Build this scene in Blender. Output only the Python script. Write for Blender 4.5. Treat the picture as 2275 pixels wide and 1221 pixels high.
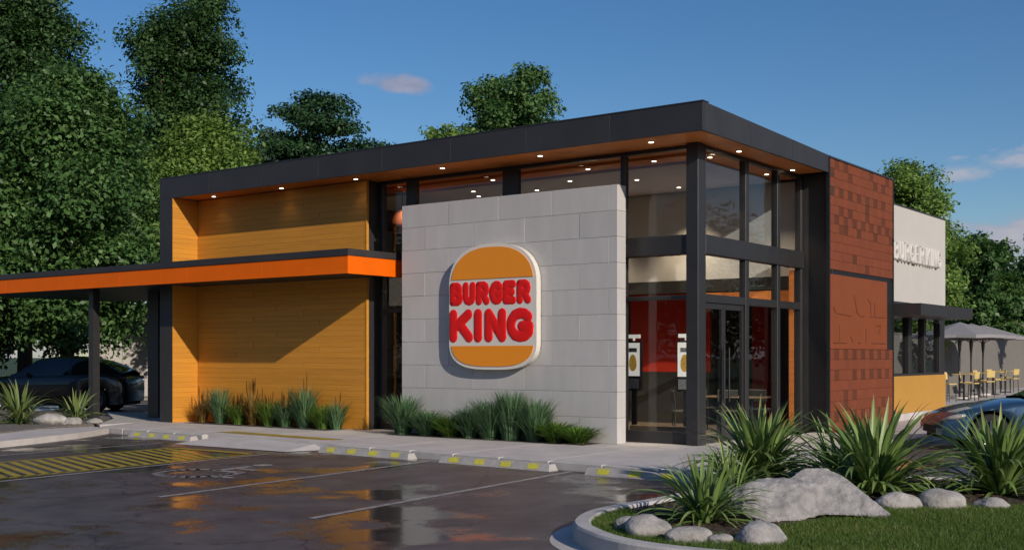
import bpy, bmesh, math, random
import numpy as np
from mathutils import Vector, Matrix

for o in list(bpy.data.objects):
    bpy.data.objects.remove(o, do_unlink=True)
SC = bpy.context.scene
COL = SC.collection
R = math.radians

# ------------------------------------------------------------------ camera, sky, sun, exposure
cam = bpy.data.cameras.new('camera')
camo = bpy.data.objects.new('camera', cam)
COL.objects.link(camo)
camo.location = (9.637, -18.572, 1.6)
camo.rotation_euler = (R(90), 0, R(36.52))
cam.sensor_width = 36.0
cam.lens = 40.87
cam.shift_y = 0.0789
cam.clip_start = 0.1
cam.clip_end = 3000
SC.camera = camo

SUN = Vector((2.5, -1.0, 1.17)).normalized()      # towards the sun
EL = math.asin(SUN.z)
AZ = math.atan2(SUN.x, SUN.y)

world = bpy.data.worlds.new('World')
SC.world = world
world.use_nodes = True
wt = world.node_tree
for n in list(wt.nodes):
    wt.nodes.remove(n)


def wn(t, **kw):
    n = wt.nodes.new(t)
    for k, v in kw.items():
        setattr(n, k, v)
    return n


def wmath(op, a, b=None, c=None, clamp=False):
    n = wn('ShaderNodeMath', operation=op)
    n.use_clamp = clamp
    for i, v in enumerate((a, b, c)):
        if v is None:
            continue
        if isinstance(v, (int, float)):
            n.inputs[i].default_value = v
        else:
            wt.links.new(v, n.inputs[i])
    return n.outputs[0]


sky = wn('ShaderNodeTexSky', sky_type='NISHITA')
sky.sun_disc = False
sky.sun_elevation = EL
sky.sun_rotation = AZ
sky.altitude = 200
sky.air_density = 1.0
sky.dust_density = 0.5
sky.ozone_density = 3.0
hsv = wn('ShaderNodeHueSaturation')
hsv.inputs['Hue'].default_value = 0.505
hsv.inputs['Saturation'].default_value = 1.25
wt.links.new(sky.outputs[0], hsv.inputs['Color'])
bg = wn('ShaderNodeBackground')
bg.inputs['Strength'].default_value = 0.079
wt.links.new(hsv.outputs[0], bg.inputs['Color'])
cbg = wn('ShaderNodeBackground')
cbg.inputs['Strength'].default_value = 1.0
tc = wn('ShaderNodeTexCoord')
sep = wn('ShaderNodeSeparateXYZ')
wt.links.new(tc.outputs['Generated'], sep.inputs[0])
mp = wn('ShaderNodeMapping')
mp.inputs['Scale'].default_value = (9, 9, 26)
wt.links.new(tc.outputs['Generated'], mp.inputs[0])
ns = wn('ShaderNodeTexNoise')
ns.inputs['Scale'].default_value = 1.0
ns.inputs['Detail'].default_value = 6
ns.inputs['Roughness'].default_value = 0.55
wt.links.new(mp.outputs[0], ns.inputs['Vector'])
noise = ns.outputs['Fac']
# cumulus band low over the horizon, all the way round
hz = wmath('ADD', sep.outputs['Z'], wmath('MULTIPLY', wmath('SUBTRACT', noise, 0.5), -0.20))
band = wmath('MULTIPLY', wmath('SUBTRACT', 0.137, hz), 32.0, clamp=True)
band = wmath('MULTIPLY', band, wmath('MULTIPLY', wmath('SUBTRACT', noise, 0.36), 7.0, clamp=True))
band = wmath('MULTIPLY', band, 0.80)


def dirv(px, py):
    th = R(36.52)
    f = 2582.6
    c = Vector(((px - 1137.5) / f, 1, (790 - py) / f))
    return Vector((c.x * math.cos(th) - c.y * math.sin(th), c.x * math.sin(th) + c.y * math.cos(th), c.z)).normalized()


# one small fair-weather cloud high in the sky
d0 = dirv(888, 184)
rt = Vector((0, 0, 1)).cross(d0).normalized() * -1
up = rt.cross(d0).normalized()


def wdot(v):
    n = wn('ShaderNodeVectorMath', operation='DOT_PRODUCT')
    wt.links.new(tc.outputs['Generated'], n.inputs[0])
    n.inputs[1].default_value = v
    return n.outputs['Value']


ns2 = wn('ShaderNodeTexNoise')
ns2.inputs['Scale'].default_value = 46
ns2.inputs['Detail'].default_value = 5
wt.links.new(tc.outputs['Generated'], ns2.inputs['Vector'])
u = wmath('DIVIDE', wdot(rt), 0.034)
v = wmath('DIVIDE', wmath('ADD', wdot(up), wmath('MULTIPLY', wdot(rt), 0.12)), 0.0085)
rr = wmath('ADD', wmath('MULTIPLY', u, u), wmath('MULTIPLY', v, v))
rr = wmath('ADD', rr, wmath('MULTIPLY', wmath('SUBTRACT', ns2.outputs['Fac'], 0.5), 3.4))
c1 = wmath('MULTIPLY', wmath('SUBTRACT', 1.15, rr), 0.9, clamp=True)
c1 = wmath('MULTIPLY', c1, wmath('GREATER_THAN', wdot(d0), 0.9))
c1 = wmath('MULTIPLY', c1, 0.85)
cl = wmath('MAXIMUM', band, c1, clamp=True)
ramp = wn('ShaderNodeValToRGB')
ramp.color_ramp.elements[0].position = 0.36
ramp.color_ramp.elements[0].color = (0.24, 0.26, 0.36, 1)
ramp.color_ramp.elements[1].position = 0.66
ramp.color_ramp.elements[1].color = (0.50, 0.44, 0.46, 1)
wt.links.new(noise, ramp.inputs[0])
wt.links.new(ramp.outputs[0], cbg.inputs['Color'])
mixs = wn('ShaderNodeMixShader')
wt.links.new(cl, mixs.inputs[0])
wt.links.new(bg.outputs[0], mixs.inputs[1])
wt.links.new(cbg.outputs[0], mixs.inputs[2])
wo = wn('ShaderNodeOutputWorld')
wt.links.new(mixs.outputs[0], wo.inputs['Surface'])

sl = bpy.data.lights.new('sun', 'SUN')
sl.energy = 3.2
sl.angle = R(0.6)
sl.color = (1.0, 0.89, 0.76)
slo = bpy.data.objects.new('sun', sl)
COL.objects.link(slo)
slo.rotation_euler = SUN.to_track_quat('Z', 'Y').to_euler()
slo.location = (30, -15, 20)

SC.view_settings.view_transform = 'Standard'
SC.view_settings.look = 'None'
SC.view_settings.exposure = 0.18
SC.view_settings.gamma = 1.0
SC.view_settings.use_curve_mapping = False
SC.render.engine = 'CYCLES'
SC.cycles.use_denoising = True
SC.cycles.max_bounces = 8
SC.cycles.diffuse_bounces = 3
SC.cycles.glossy_bounces = 4
SC.cycles.transmission_bounces = 6
SC.cycles.transparent_max_bounces = 16
SC.cycles.sample_clamp_indirect = 6
SC.cycles.caustics_reflective = False
SC.cycles.caustics_refractive = False


# ------------------------------------------------------------------ materials
MATS = {}


def mat(name, col, rough=0.6, var=0.15, scale=3.0, bump=0.0, bscale=40.0, stretch=(1, 1, 1), rnd=0.0,
        metal=0.0, spec=0.5, col2=None, emit=0.0, coat=0.0, detail=5.0, bstretch=None):
    if name in MATS:
        return MATS[name]
    m = bpy.data.materials.new(name)
    m.use_nodes = True
    t = m.node_tree
    b = t.nodes['Principled BSDF']
    geo = t.nodes.new('ShaderNodeNewGeometry')
    mpn = t.nodes.new('ShaderNodeMapping')
    mpn.inputs['Scale'].default_value = stretch
    t.links.new(geo.outputs['Position'], mpn.inputs[0])
    oi = t.nodes.new('ShaderNodeObjectInfo')
    n = t.nodes.new('ShaderNodeTexNoise')
    n.noise_dimensions = '4D'
    n.inputs['Scale'].default_value = scale
    n.inputs['Detail'].default_value = detail
    n.inputs['Roughness'].default_value = 0.6
    t.links.new(mpn.outputs[0], n.inputs['Vector'])
    mu = t.nodes.new('ShaderNodeMath')
    mu.operation = 'MULTIPLY'
    mu.inputs[1].default_value = 20.0 if rnd > 0 else 0.0
    t.links.new(oi.outputs['Random'], mu.inputs[0])
    t.links.new(mu.outputs[0], n.inputs['W'])
    cr = t.nodes.new('ShaderNodeValToRGB')
    c = np.array(col[:3])
    a, d = (c * (1 - var), c * (1 + var)) if col2 is None else (c, np.array(col2[:3]))
    cr.color_ramp.elements[0].position = 0.3
    cr.color_ramp.elements[1].position = 0.7
    cr.color_ramp.elements[0].color = (*np.clip(a, 0, 1), 1)
    cr.color_ramp.elements[1].color = (*np.clip(d, 0, 1), 1)
    t.links.new(n.outputs['Fac'], cr.inputs[0])
    out = cr.outputs[0]
    if rnd > 0:
        hv = t.nodes.new('ShaderNodeHueSaturation')
        ma = t.nodes.new('ShaderNodeMapRange')
        ma.inputs['To Min'].default_value = 1 - rnd
        ma.inputs['To Max'].default_value = 1 + rnd
        t.links.new(oi.outputs['Random'], ma.inputs['Value'])
        t.links.new(ma.outputs[0], hv.inputs['Value'])
        t.links.new(out, hv.inputs['Color'])
        out = hv.outputs[0]
    t.links.new(out, b.inputs['Base Color'])
    b.inputs['Roughness'].default_value = rough
    b.inputs['Metallic'].default_value = metal
    b.inputs['Specular IOR Level'].default_value = spec
    if coat:
        b.inputs['Coat Weight'].default_value = coat
        b.inputs['Coat Roughness'].default_value = 0.04
    if emit:
        b.inputs['Emission Color'].default_value = (*col[:3], 1)
        b.inputs['Emission Strength'].default_value = emit
    if bump > 0:
        n2 = t.nodes.new('ShaderNodeTexNoise')
        n2.inputs['Scale'].default_value = bscale
        n2.inputs['Detail'].default_value = 6
        mp2 = t.nodes.new('ShaderNodeMapping')
        mp2.inputs['Scale'].default_value = bstretch or stretch
        t.links.new(geo.outputs['Position'], mp2.inputs[0])
        t.links.new(mp2.outputs[0], n2.inputs['Vector'])
        bp = t.nodes.new('ShaderNodeBump')
        bp.inputs['Strength'].default_value = bump
        bp.inputs['Distance'].default_value = 0.02
        t.links.new(n2.outputs['Fac'], bp.inputs['Height'])
        t.links.new(bp.outputs[0], b.inputs['Normal'])
    MATS[name] = m
    return m


def glass_mat(name, tint=(0.90, 0.92, 0.92), ior=1.5):
    m = bpy.data.materials.new(name)
    m.use_nodes = True
    t = m.node_tree
    t.nodes.clear()
    tr = t.nodes.new('ShaderNodeBsdfTransparent')
    tr.inputs[0].default_value = (*tint, 1)
    gl = t.nodes.new('ShaderNodeBsdfGlossy')
    gl.inputs['Roughness'].default_value = 0.01
    gl.inputs['Color'].default_value = (0.9, 0.92, 0.95, 1)
    # faint waviness so that reflections are not perfect
    tcn = t.nodes.new('ShaderNodeNewGeometry')
    nn = t.nodes.new('ShaderNodeTexNoise')
    nn.inputs['Scale'].default_value = 1.3
    t.links.new(tcn.outputs['Position'], nn.inputs['Vector'])
    bp = t.nodes.new('ShaderNodeBump')
    bp.inputs['Strength'].default_value = 0.06
    bp.inputs['Distance'].default_value = 0.05
    t.links.new(nn.outputs['Fac'], bp.inputs['Height'])
    t.links.new(bp.outputs[0], gl.inputs['Normal'])
    fr = t.nodes.new('ShaderNodeFresnel')
    fr.inputs['IOR'].default_value = ior
    # the far face of the sheet is met from inside: give it the outside index too
    bf = t.nodes.new('ShaderNodeMapRange')
    bf.inputs['To Min'].default_value = ior
    bf.inputs['To Max'].default_value = 1.0 / ior
    t.links.new(tcn.outputs['Backfacing'], bf.inputs['Value'])
    t.links.new(bf.outputs[0], fr.inputs['IOR'])
    mx = t.nodes.new('ShaderNodeMixShader')
    o = t.nodes.new('ShaderNodeOutputMaterial')
    t.links.new(fr.outputs[0], mx.inputs[0])
    t.links.new(tr.outputs[0], mx.inputs[1])
    t.links.new(gl.outputs[0], mx.inputs[2])
    t.links.new(mx.outputs[0], o.inputs[0])
    return m


def leaf_mat(name, dark, light, trans=0.25, rough=0.45):
    m = bpy.data.materials.new(name)
    m.use_nodes = True
    t = m.node_tree
    b = t.nodes['Principled BSDF']
    at = t.nodes.new('ShaderNodeAttribute')
    at.attribute_name = 'leafvar'
    cr = t.nodes.new('ShaderNodeValToRGB')
    cr.color_ramp.elements[0].color = (*dark, 1)
    cr.color_ramp.elements[1].color = (*light, 1)
    t.links.new(at.outputs['Fac'], cr.inputs[0])
    t.links.new(cr.outputs[0], b.inputs['Base Color'])
    b.inputs['Roughness'].default_value = rough
    b.inputs['Specular IOR Level'].default_value = 0.35
    tl = t.nodes.new('ShaderNodeBsdfTranslucent')
    t.links.new(cr.outputs[0], tl.inputs['Color'])
    mx = t.nodes.new('ShaderNodeMixShader')
    mx.inputs[0].default_value = trans
    t.links.new(b.outputs[0], mx.inputs[1])
    t.links.new(tl.outputs[0], mx.inputs[2])
    t.links.new(mx.outputs[0], t.nodes['Material Output'].inputs[0])
    return m


def strap_mat(name, dark, light):
    """strap leaves: each leaf object its own tone, paler towards the tip"""
    m = bpy.data.materials.new(name)
    m.use_nodes = True
    t = m.node_tree
    b = t.nodes['Principled BSDF']
    oi = t.nodes.new('ShaderNodeObjectInfo')
    uv = t.nodes.new('ShaderNodeAttribute')
    uv.attribute_name = 'along'
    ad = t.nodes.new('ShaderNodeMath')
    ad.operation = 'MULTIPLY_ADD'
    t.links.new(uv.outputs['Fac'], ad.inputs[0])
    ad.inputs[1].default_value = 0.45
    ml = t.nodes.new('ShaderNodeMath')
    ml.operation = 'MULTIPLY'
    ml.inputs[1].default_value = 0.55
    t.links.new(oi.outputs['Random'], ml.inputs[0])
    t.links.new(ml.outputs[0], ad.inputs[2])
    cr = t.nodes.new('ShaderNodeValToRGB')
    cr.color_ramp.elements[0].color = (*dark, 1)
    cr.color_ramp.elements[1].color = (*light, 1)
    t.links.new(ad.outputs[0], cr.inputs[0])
    tip = t.nodes.new('ShaderNodeMapRange')          # some leaves have dry brown tips
    tip.inputs['From Min'].default_value = 0.80
    tip.inputs['From Max'].default_value = 1.0
    t.links.new(uv.outputs['Fac'], tip.inputs['Value'])
    dry = t.nodes.new('ShaderNodeMapRange')
    dry.inputs['From Min'].default_value = 0.55
    dry.inputs['From Max'].default_value = 0.9
    t.links.new(oi.outputs['Random'], dry.inputs['Value'])
    tm = t.nodes.new('ShaderNodeMath')
    tm.operation = 'MULTIPLY'
    t.links.new(tip.outputs[0], tm.inputs[0])
    t.links.new(dry.outputs[0], tm.inputs[1])
    bm_ = t.nodes.new('ShaderNodeMix')
    bm_.data_type = 'RGBA'
    t.links.new(tm.outputs[0], bm_.inputs[0])
    t.links.new(cr.outputs[0], bm_.inputs[6])
    bm_.inputs[7].default_value = (0.30, 0.20, 0.08, 1)
    t.links.new(bm_.outputs[2], b.inputs['Base Color'])
    b.inputs['Roughness'].default_value = 0.42
    tl = t.nodes.new('ShaderNodeBsdfTranslucent')
    t.links.new(cr.outputs[0], tl.inputs['Color'])
    mx = t.nodes.new('ShaderNodeMixShader')
    mx.inputs[0].default_value = 0.22
    t.links.new(b.outputs[0], mx.inputs[1])
    t.links.new(tl.outputs[0], mx.inputs[2])
    t.links.new(mx.outputs[0], t.nodes['Material Output'].inputs[0])
    return m


def asphalt_mat():
    m = bpy.data.materials.new('wet_asphalt')
    m.use_nodes = True
    t = m.node_tree
    b = t.nodes['Principled BSDF']
    geo = t.nodes.new('ShaderNodeNewGeometry')

    def noise(scale, detail=5, rough=0.55, st=(1, 1, 1)):
        mpn = t.nodes.new('ShaderNodeMapping')
        mpn.inputs['Scale'].default_value = st
        t.links.new(geo.outputs['Position'], mpn.inputs[0])
        n = t.nodes.new('ShaderNodeTexNoise')
        n.inputs['Scale'].default_value = scale
        n.inputs['Detail'].default_value = detail
        n.inputs['Roughness'].default_value = rough
        t.links.new(mpn.outputs[0], n.inputs['Vector'])
        return n.outputs['Fac']

    def rng(x, a, b_, c, d):
        r = t.nodes.new('ShaderNodeMapRange')
        r.interpolation_type = 'SMOOTHSTEP'
        r.inputs['From Min'].default_value = a
        r.inputs['From Max'].default_value = b_
        r.inputs['To Min'].default_value = c
        r.inputs['To Max'].default_value = d
        t.links.new(x, r.inputs['Value'])
        return r.outputs[0]
    big = noise(0.42, 6, 0.62)
    wet = rng(big, 0.47, 0.60, 0.0, 1.0)        # 1 = standing film of water
    mid = noise(1.7, 5, 0.6)
    fine = noise(90, 4, 0.7)
    cr = t.nodes.new('ShaderNodeValToRGB')
    cr.color_ramp.elements[0].position = 0.3
    cr.color_ramp.elements[0].color = (0.050, 0.043, 0.041, 1)
    cr.color_ramp.elements[1].position = 0.72
    cr.color_ramp.elements[1].color = (0.170, 0.148, 0.140, 1)
    add = t.nodes.new('ShaderNodeMath')
    add.operation = 'MULTIPLY_ADD'
    add.inputs[1].default_value = 0.45
    t.links.new(fine, add.inputs[0])
    sc = t.nodes.new('ShaderNodeMath')
    sc.operation = 'MULTIPLY'
    sc.inputs[1].default_value = 0.55
    t.links.new(mid, sc.inputs[0])
    t.links.new(sc.outputs[0], add.inputs[2])
    t.links.new(add.outputs[0], cr.inputs[0])
    dk = t.nodes.new('ShaderNodeMix')
    dk.data_type = 'RGBA'
    dk.blend_type = 'MULTIPLY'
    t.links.new(wet, dk.inputs[0])
    t.links.new(cr.outputs[0], dk.inputs[6])
    dk.inputs[7].default_value = (0.6, 0.6, 0.6, 1)
    t.links.new(dk.outputs[2], b.inputs['Base Color'])
    # darker oil and tyre stains
    st = t.nodes.new('ShaderNodeMix')
    st.data_type = 'RGBA'
    st.blend_type = 'MULTIPLY'
    t.links.new(rng(noise(0.9, 7, 0.7, (1.0, 0.35, 1)), 0.52, 0.68, 0.0, 0.55), st.inputs[0])
    t.links.new(dk.outputs[2], st.inputs[6])
    st.inputs[7].default_value = (0.35, 0.33, 0.32, 1)
    # thin wandering cracks
    vo = t.nodes.new('ShaderNodeTexVoronoi')
    vo.feature = 'DISTANCE_TO_EDGE'
    vo.inputs['Scale'].default_value = 0.33
    wv = t.nodes.new('ShaderNodeTexNoise')
    wv.inputs['Scale'].default_value = 2.2
    wv.inputs['Detail'].default_value = 6
    t.links.new(geo.outputs['Position'], wv.inputs['Vector'])
    va = t.nodes.new('ShaderNodeVectorMath')
    va.operation = 'MULTIPLY_ADD'
    va.inputs[1].default_value = (0.9, 0.9, 0.0)
    t.links.new(wv.outputs['Color'], va.inputs[0])
    t.links.new(geo.outputs['Position'], va.inputs[2])
    t.links.new(va.outputs[0], vo.inputs['Vector'])
    ck = t.nodes.new('ShaderNodeMix')
    ck.data_type = 'RGBA'
    ck.blend_type = 'MULTIPLY'
    t.links.new(rng(vo.outputs['Distance'], 0.0, 0.008, 0.8, 0.0), ck.inputs[0])
    t.links.new(st.outputs[2], ck.inputs[6])
    ck.inputs[7].default_value = (0.25, 0.23, 0.22, 1)
    t.links.new(ck.outputs[2], b.inputs['Base Color'])
    ro = rng(wet, 0, 1, 0.46, 0.11)
    t.links.new(ro, b.inputs['Roughness'])
    b.inputs['IOR'].default_value = 1.4
    b.inputs['Specular IOR Level'].default_value = 0.5
    bp = t.nodes.new('ShaderNodeBump')
    bp.inputs['Distance'].default_value = 0.012
    t.links.new(rng(wet, 0, 1, 0.35, 0.012), bp.inputs['Strength'])
    t.links.new(fine, bp.inputs['Height'])
    bp2 = t.nodes.new('ShaderNodeBump')
    bp2.inputs['Distance'].default_value = 0.02
    bp2.inputs['Strength'].default_value = 0.05
    t.links.new(noise(7, 3), bp2.inputs['Height'])
    t.links.new(bp.outputs[0], bp2.inputs['Normal'])
    t.links.new(bp2.outputs[0], b.inputs['Normal'])
    return m


ASPH = asphalt_mat()
CONC = mat('concrete', (0.54, 0.505, 0.48), 0.75, 0.16, 1.6, 0.25, 70, detail=8)
CONC_LIGHT = mat('concrete_light', (0.54, 0.51, 0.49), 0.7, 0.13, 2.4, 0.2, 60, detail=8)
KERB = mat('kerb_concrete', (0.50, 0.475, 0.45), 0.75, 0.14, 3.0, 0.3, 60, detail=8)
EARTH = mat('earth', (0.055, 0.038, 0.025), 0.95, 0.4, 9, 0.6, 30)
GRASSGROUND = mat('grass_ground', (0.030, 0.060, 0.014), 0.9, 0.35, 2.5, 0.4, 50)
FASCIA = mat('fascia_metal', (0.033, 0.031, 0.032), 0.5, 0.16, 1.6, 0.05, 12, rnd=0.05, detail=8)
DARK = mat('dark_frame', (0.030, 0.029, 0.030), 0.4, 0.1, 3)
BLACK = mat('black_paint', (0.012, 0.012, 0.012), 0.5, 0.2, 3)
SOFFIT = mat('soffit_wood', (0.76, 0.25, 0.055), 0.5, 0.22, 2.0, stretch=(0.6, 0.6, 20))
WOOD = mat('timber_cladding', (0.60, 0.258, 0.028), 0.6, 0.13, 1.6, 0.10, 3.0, stretch=(0.7, 0.7, 26), rnd=0.07)
WOODBACK = mat('timber_backing', (0.40, 0.17, 0.025), 0.8)
BLOCK = mat('grey_block', (0.505, 0.488, 0.475), 0.85, 0.075, 2.2, 0.15, 45, rnd=0.035, detail=9, stretch=(1.6, 1.6, 0.35), bstretch=(1, 1, 1))
JOINT = mat('block_joint', (0.46, 0.445, 0.43), 0.9, 0.1, 6)
ORANGE = mat('orange_fascia', (0.84, 0.138, 0.0015), 0.55, 0.06, 2.0, spec=0.15)
TERRA = mat('terracotta', (0.185, 0.043, 0.013), 0.85, 0.14, 7, 0.2, 30, rnd=0.07, stretch=(1, 4, 0.8))
TERRAD = mat('dark_terracotta', (0.105, 0.026, 0.007), 0.85, 0.12, 7, 0.2, 30, rnd=0.10, stretch=(1, 4, 0.8))
TERRAP = mat('terracotta_panel', (0.22, 0.052, 0.012), 0.7, 0.10, 4, 0.1, 20, stretch=(1, 2, 0.6))
MORTAR = mat('terracotta_mortar', (0.17, 0.039, 0.012), 0.9)
WHITEWALL = mat('white_render', (0.54, 0.515, 0.48), 0.8, 0.03, 2, 0.06, 60)
WHITELET = mat('white_letter', (0.62, 0.59, 0.56), 0.5, 0.03, 2)
YELLOWWALL = mat('yellow_wall', (0.50, 0.26, 0.048), 0.6, 0.05, 2, 0.05, 50)
INTWHITE = mat('interior_white', (0.72, 0.69, 0.66), 0.7, 0.03, 2)
INTCEIL = mat('interior_ceiling', (0.60, 0.54, 0.53), 0.8, 0.05, 2)
INTFLOOR = mat('interior_floor', (0.13, 0.10, 0.075), 0.5, 0.15, 4)
INTDARK = mat('interior_dark', (0.035, 0.032, 0.03), 0.6, 0.1, 3)
INTBROWN = mat('interior_brown', (0.13, 0.085, 0.055), 0.7, 0.1, 3)
REDWALL = mat('red_wall', (0.62, 0.030, 0.012), 0.6, 0.04, 2)
GLASS = glass_mat('window_glass', ior=1.34)
SIGNWHITE = mat('sign_white', (0.74, 0.70, 0.63), 0.4, 0.02, 2)
SIGNORANGE = mat('sign_orange', (0.90, 0.30, 0.018), 0.4, 0.02, 2)
SIGNRED = mat('sign_red', (0.80, 0.007, 0.005), 0.5, 0.03, 2)
PAINTW = mat('white_road_paint', (0.16, 0.15, 0.145), 0.5, 0.35, 9, detail=10, col2=(0.46, 0.44, 0.42))
PAINTY = mat('yellow_road_paint', (0.26, 0.19, 0.03), 0.5, 0.30, 7, detail=10, col2=(0.50, 0.38, 0.04))
STOPY = mat('yellow_stop_paint', (0.66, 0.60, 0.07), 0.45, 0.12, 12)
STONE = mat('pale_stone', (0.35, 0.33, 0.31), 0.85, 0.38, 5, 0.7, 30, rnd=0.08, detail=8)
ROCK = mat('grey_rock', (0.17, 0.165, 0.165), 0.9, 0.35, 8, 1.0, 16, col2=(0.40, 0.38, 0.37), detail=10)
STOPBAR = mat('wheel_stop_concrete', (0.42, 0.395, 0.375), 0.85, 0.2, 5, 0.3, 50, detail=8)
BARK = mat('bark', (0.085, 0.060, 0.042), 0.9, 0.3, 6, 0.6, 20, stretch=(1, 1, 0.3))
METAL = mat('brushed_metal', (0.30, 0.29, 0.28), 0.35, 0.1, 5, metal=0.8)
RUBBER = mat('rubber', (0.014, 0.014, 0.014), 0.8, 0.2, 10)
CARBLACK = mat('black_car_paint', (0.006, 0.006, 0.007), 0.35, 0.05, 2, coat=0.8)
CARBLUE = mat('blue_car_paint', (0.035, 0.085, 0.150), 0.3, 0.05, 2, metal=0.35, coat=1.0)
CARGLASS = mat('car_glass', (0.012, 0.013, 0.014), 0.05, 0.05, 2, spec=0.8)
RIM = mat('alloy_rim', (0.28, 0.28, 0.29), 0.3, 0.05, 4, metal=0.9)
LENS = mat('lamp_lens', (0.45, 0.42, 0.40), 0.1, 0.1, 8, spec=0.8)
REDLENS = mat('red_lens', (0.25, 0.01, 0.01), 0.15, 0.1, 8, spec=0.8)
CHAIRY = mat('yellow_chair', (0.62, 0.46, 0.17), 0.5, 0.06, 4)
UMBR = mat('umbrella_cloth', (0.27, 0.26, 0.265), 0.85, 0.06, 4)
GREYWALL = mat('grey_garden_wall', (0.17, 0.16, 0.145), 0.85, 0.08, 2, 0.1, 40)
BEIGE = mat('beige_render', (0.42, 0.37, 0.31), 0.8, 0.06, 2)
PRINT = mat('poster_food', (0.62, 0.34, 0.06), 0.5, 0.5, 16, emit=0.25)
PRINTG = mat('poster_grey', (0.32, 0.31, 0.30), 0.5, 0.5, 30)
LAMPGLOW = mat('lamp_glow', (1.0, 0.80, 0.58), 0.5, 0.0, 2, emit=5.0)
SCREEN = mat('lit_poster', (0.80, 0.74, 0.66), 0.5, 0.02, 2, emit=0.55)
MENU = mat('menu_board_print', (0.20, 0.17, 0.14), 0.5, 0.7, 11, emit=0.25)


# ------------------------------------------------------------------ mesh helpers
class MB:
    def __init__(self):
        self.v, self.f = [], []

    def box(self, x0, x1, y0, y1, z0, z1):
        i = len(self.v)
        self.v += [(x0, y0, z0), (x1, y0, z0), (x1, y1, z0), (x0, y1, z0), (x0, y0, z1), (x1, y0, z1), (x1, y1, z1), (x0, y1, z1)]
        self.f += [(i, i + 3, i + 2, i + 1), (i + 4, i + 5, i + 6, i + 7), (i, i + 1, i + 5, i + 4), (i + 1, i + 2, i + 6, i + 5),
                   (i + 2, i + 3, i + 7, i + 6), (i + 3, i, i + 4, i + 7)]
        return self

    def prism(self, pts, z0, z1):
        i = len(self.v)
        n = len(pts)
        self.v += [(p[0], p[1], z0) for p in pts] + [(p[0], p[1], z1) for p in pts]
        self.f.append(tuple(range(i + n - 1, i - 1, -1)))
        self.f.append(tuple(range(i + n, i + 2 * n)))
        for k in range(n):
            a, b = i + k, i + (k + 1) % n
            self.f.append((a, b, b + n, a + n))
        return self

    def prism_xz(self, pts, y0, y1):
        """outline in x,z (counter-clockwise seen from -y), front at y0"""
        i = len(self.v)
        n = len(pts)
        self.v += [(p[0], y0, p[1]) for p in pts] + [(p[0], y1, p[1]) for p in pts]
        self.f.append(tuple(range(i, i + n)))
        self.f.append(tuple(range(i + 2 * n - 1, i + n - 1, -1)))
        for k in range(n):
            a, b = i + k, i + (k + 1) % n
            self.f.append((b, a, a + n, b + n))
        return self

    def quad(self, a, b, c, d):
        i = len(self.v)
        self.v += [a, b, c, d]
        self.f.append((i, i + 1, i + 2, i + 3))
        return self

    def poly(self, pts):
        i = len(self.v)
        self.v += [tuple(p) for p in pts]
        self.f.append(tuple(range(i, i + len(pts))))
        return self

    def tube(self, pts, rads, n=8, cap=True, squash=None):
        pts = [Vector(p) for p in pts]
        base = len(self.v)
        for k, p in enumerate(pts):
            if k == 0:
                d = pts[1] - pts[0]
            elif k == len(pts) - 1:
                d = pts[-1] - pts[-2]
            else:
                d = pts[k + 1] - pts[k - 1]
            d.normalize()
            a = d.orthogonal().normalized() if abs(d.z) > 0.9 else d.cross(Vector((0, 0, 1))).normalized()
            b = d.cross(a)
            r = rads[k] if hasattr(rads, '__len__') else rads
            for j in range(n):
                t = 2 * math.pi * j / n
                q = p + a * (r * math.cos(t)) + b * (r * math.sin(t))
                self.v.append(tuple(q))
        for k in range(len(pts) - 1):
            for j in range(n):
                a0 = base + k * n + j
                a1 = base + k * n + (j + 1) % n
                self.f.append((a0, a1, a1 + n, a0 + n))
        if cap:
            self.f.append(tuple(base + j for j in range(n - 1, -1, -1)))
            self.f.append(tuple(base + (len(pts) - 1) * n + j for j in range(n)))
        return self

    def sphere(self, c, r, nu=10, nv=6):
        b = len(self.v)
        c = Vector(c)
        rx, ry, rz = (r if hasattr(r, '__len__') else (r, r, r))
        self.v.append((c.x, c.y, c.z - rz))
        for k in range(1, nv):
            ph = -math.pi / 2 + math.pi * k / nv
            for j in range(nu):
                t = 2 * math.pi * j / nu
                self.v.append((c.x + rx * math.cos(ph) * math.cos(t), c.y + ry * math.cos(ph) * math.sin(t), c.z + rz * math.sin(ph)))
        self.v.append((c.x, c.y, c.z + rz))
        top = len(self.v) - 1
        for j in range(nu):
            self.f.append((b, b + 1 + (j + 1) % nu, b + 1 + j))
            self.f.append((top, top - nu + j, top - nu + (j + 1) % nu))
        for k in range(nv - 2):
            for j in range(nu):
                a0 = b + 1 + k * nu + j
                a1 = b + 1 + k * nu + (j + 1) % nu
                self.f.append((a0, a1, a1 + nu, a0 + nu))
        return self

    def mesh(self, name, mat_=None, smooth=False):
        me = bpy.data.meshes.new(name)
        me.from_pydata(self.v, [], self.f)
        if mat_:
            me.materials.append(mat_)
        if smooth:
            me.polygons.foreach_set('use_smooth', [True] * len(me.polygons))
        me.update()
        return me


def obj(name, data, parent=None, loc=(0, 0, 0), rz=0.0):
    o = bpy.data.objects.new(name, data)
    COL.objects.link(o)
    o.location = loc
    if rz:
        o.rotation_euler = (0, 0, rz)
    if parent:
        o.parent = parent
    return o


def part(name, mb, mt, parent=None, smooth=False):
    return obj(name, mb.mesh(name, mt, smooth), parent)


def tag(o, label, cat, group=None):
    o['label'] = label
    o['category'] = cat
    if group:
        o['group'] = group
    return o


def thing(name, label, cat, loc=(0, 0, 0), rz=0.0, group=None):
    return tag(obj(name, None, None, loc, rz), label, cat, group)


def struct(name, mb, mt, parent=None, smooth=False):
    o = part(name, mb, mt, parent, smooth)
    if parent is None:
        o['kind'] = 'structure'
    return o


_bev = {}


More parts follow.
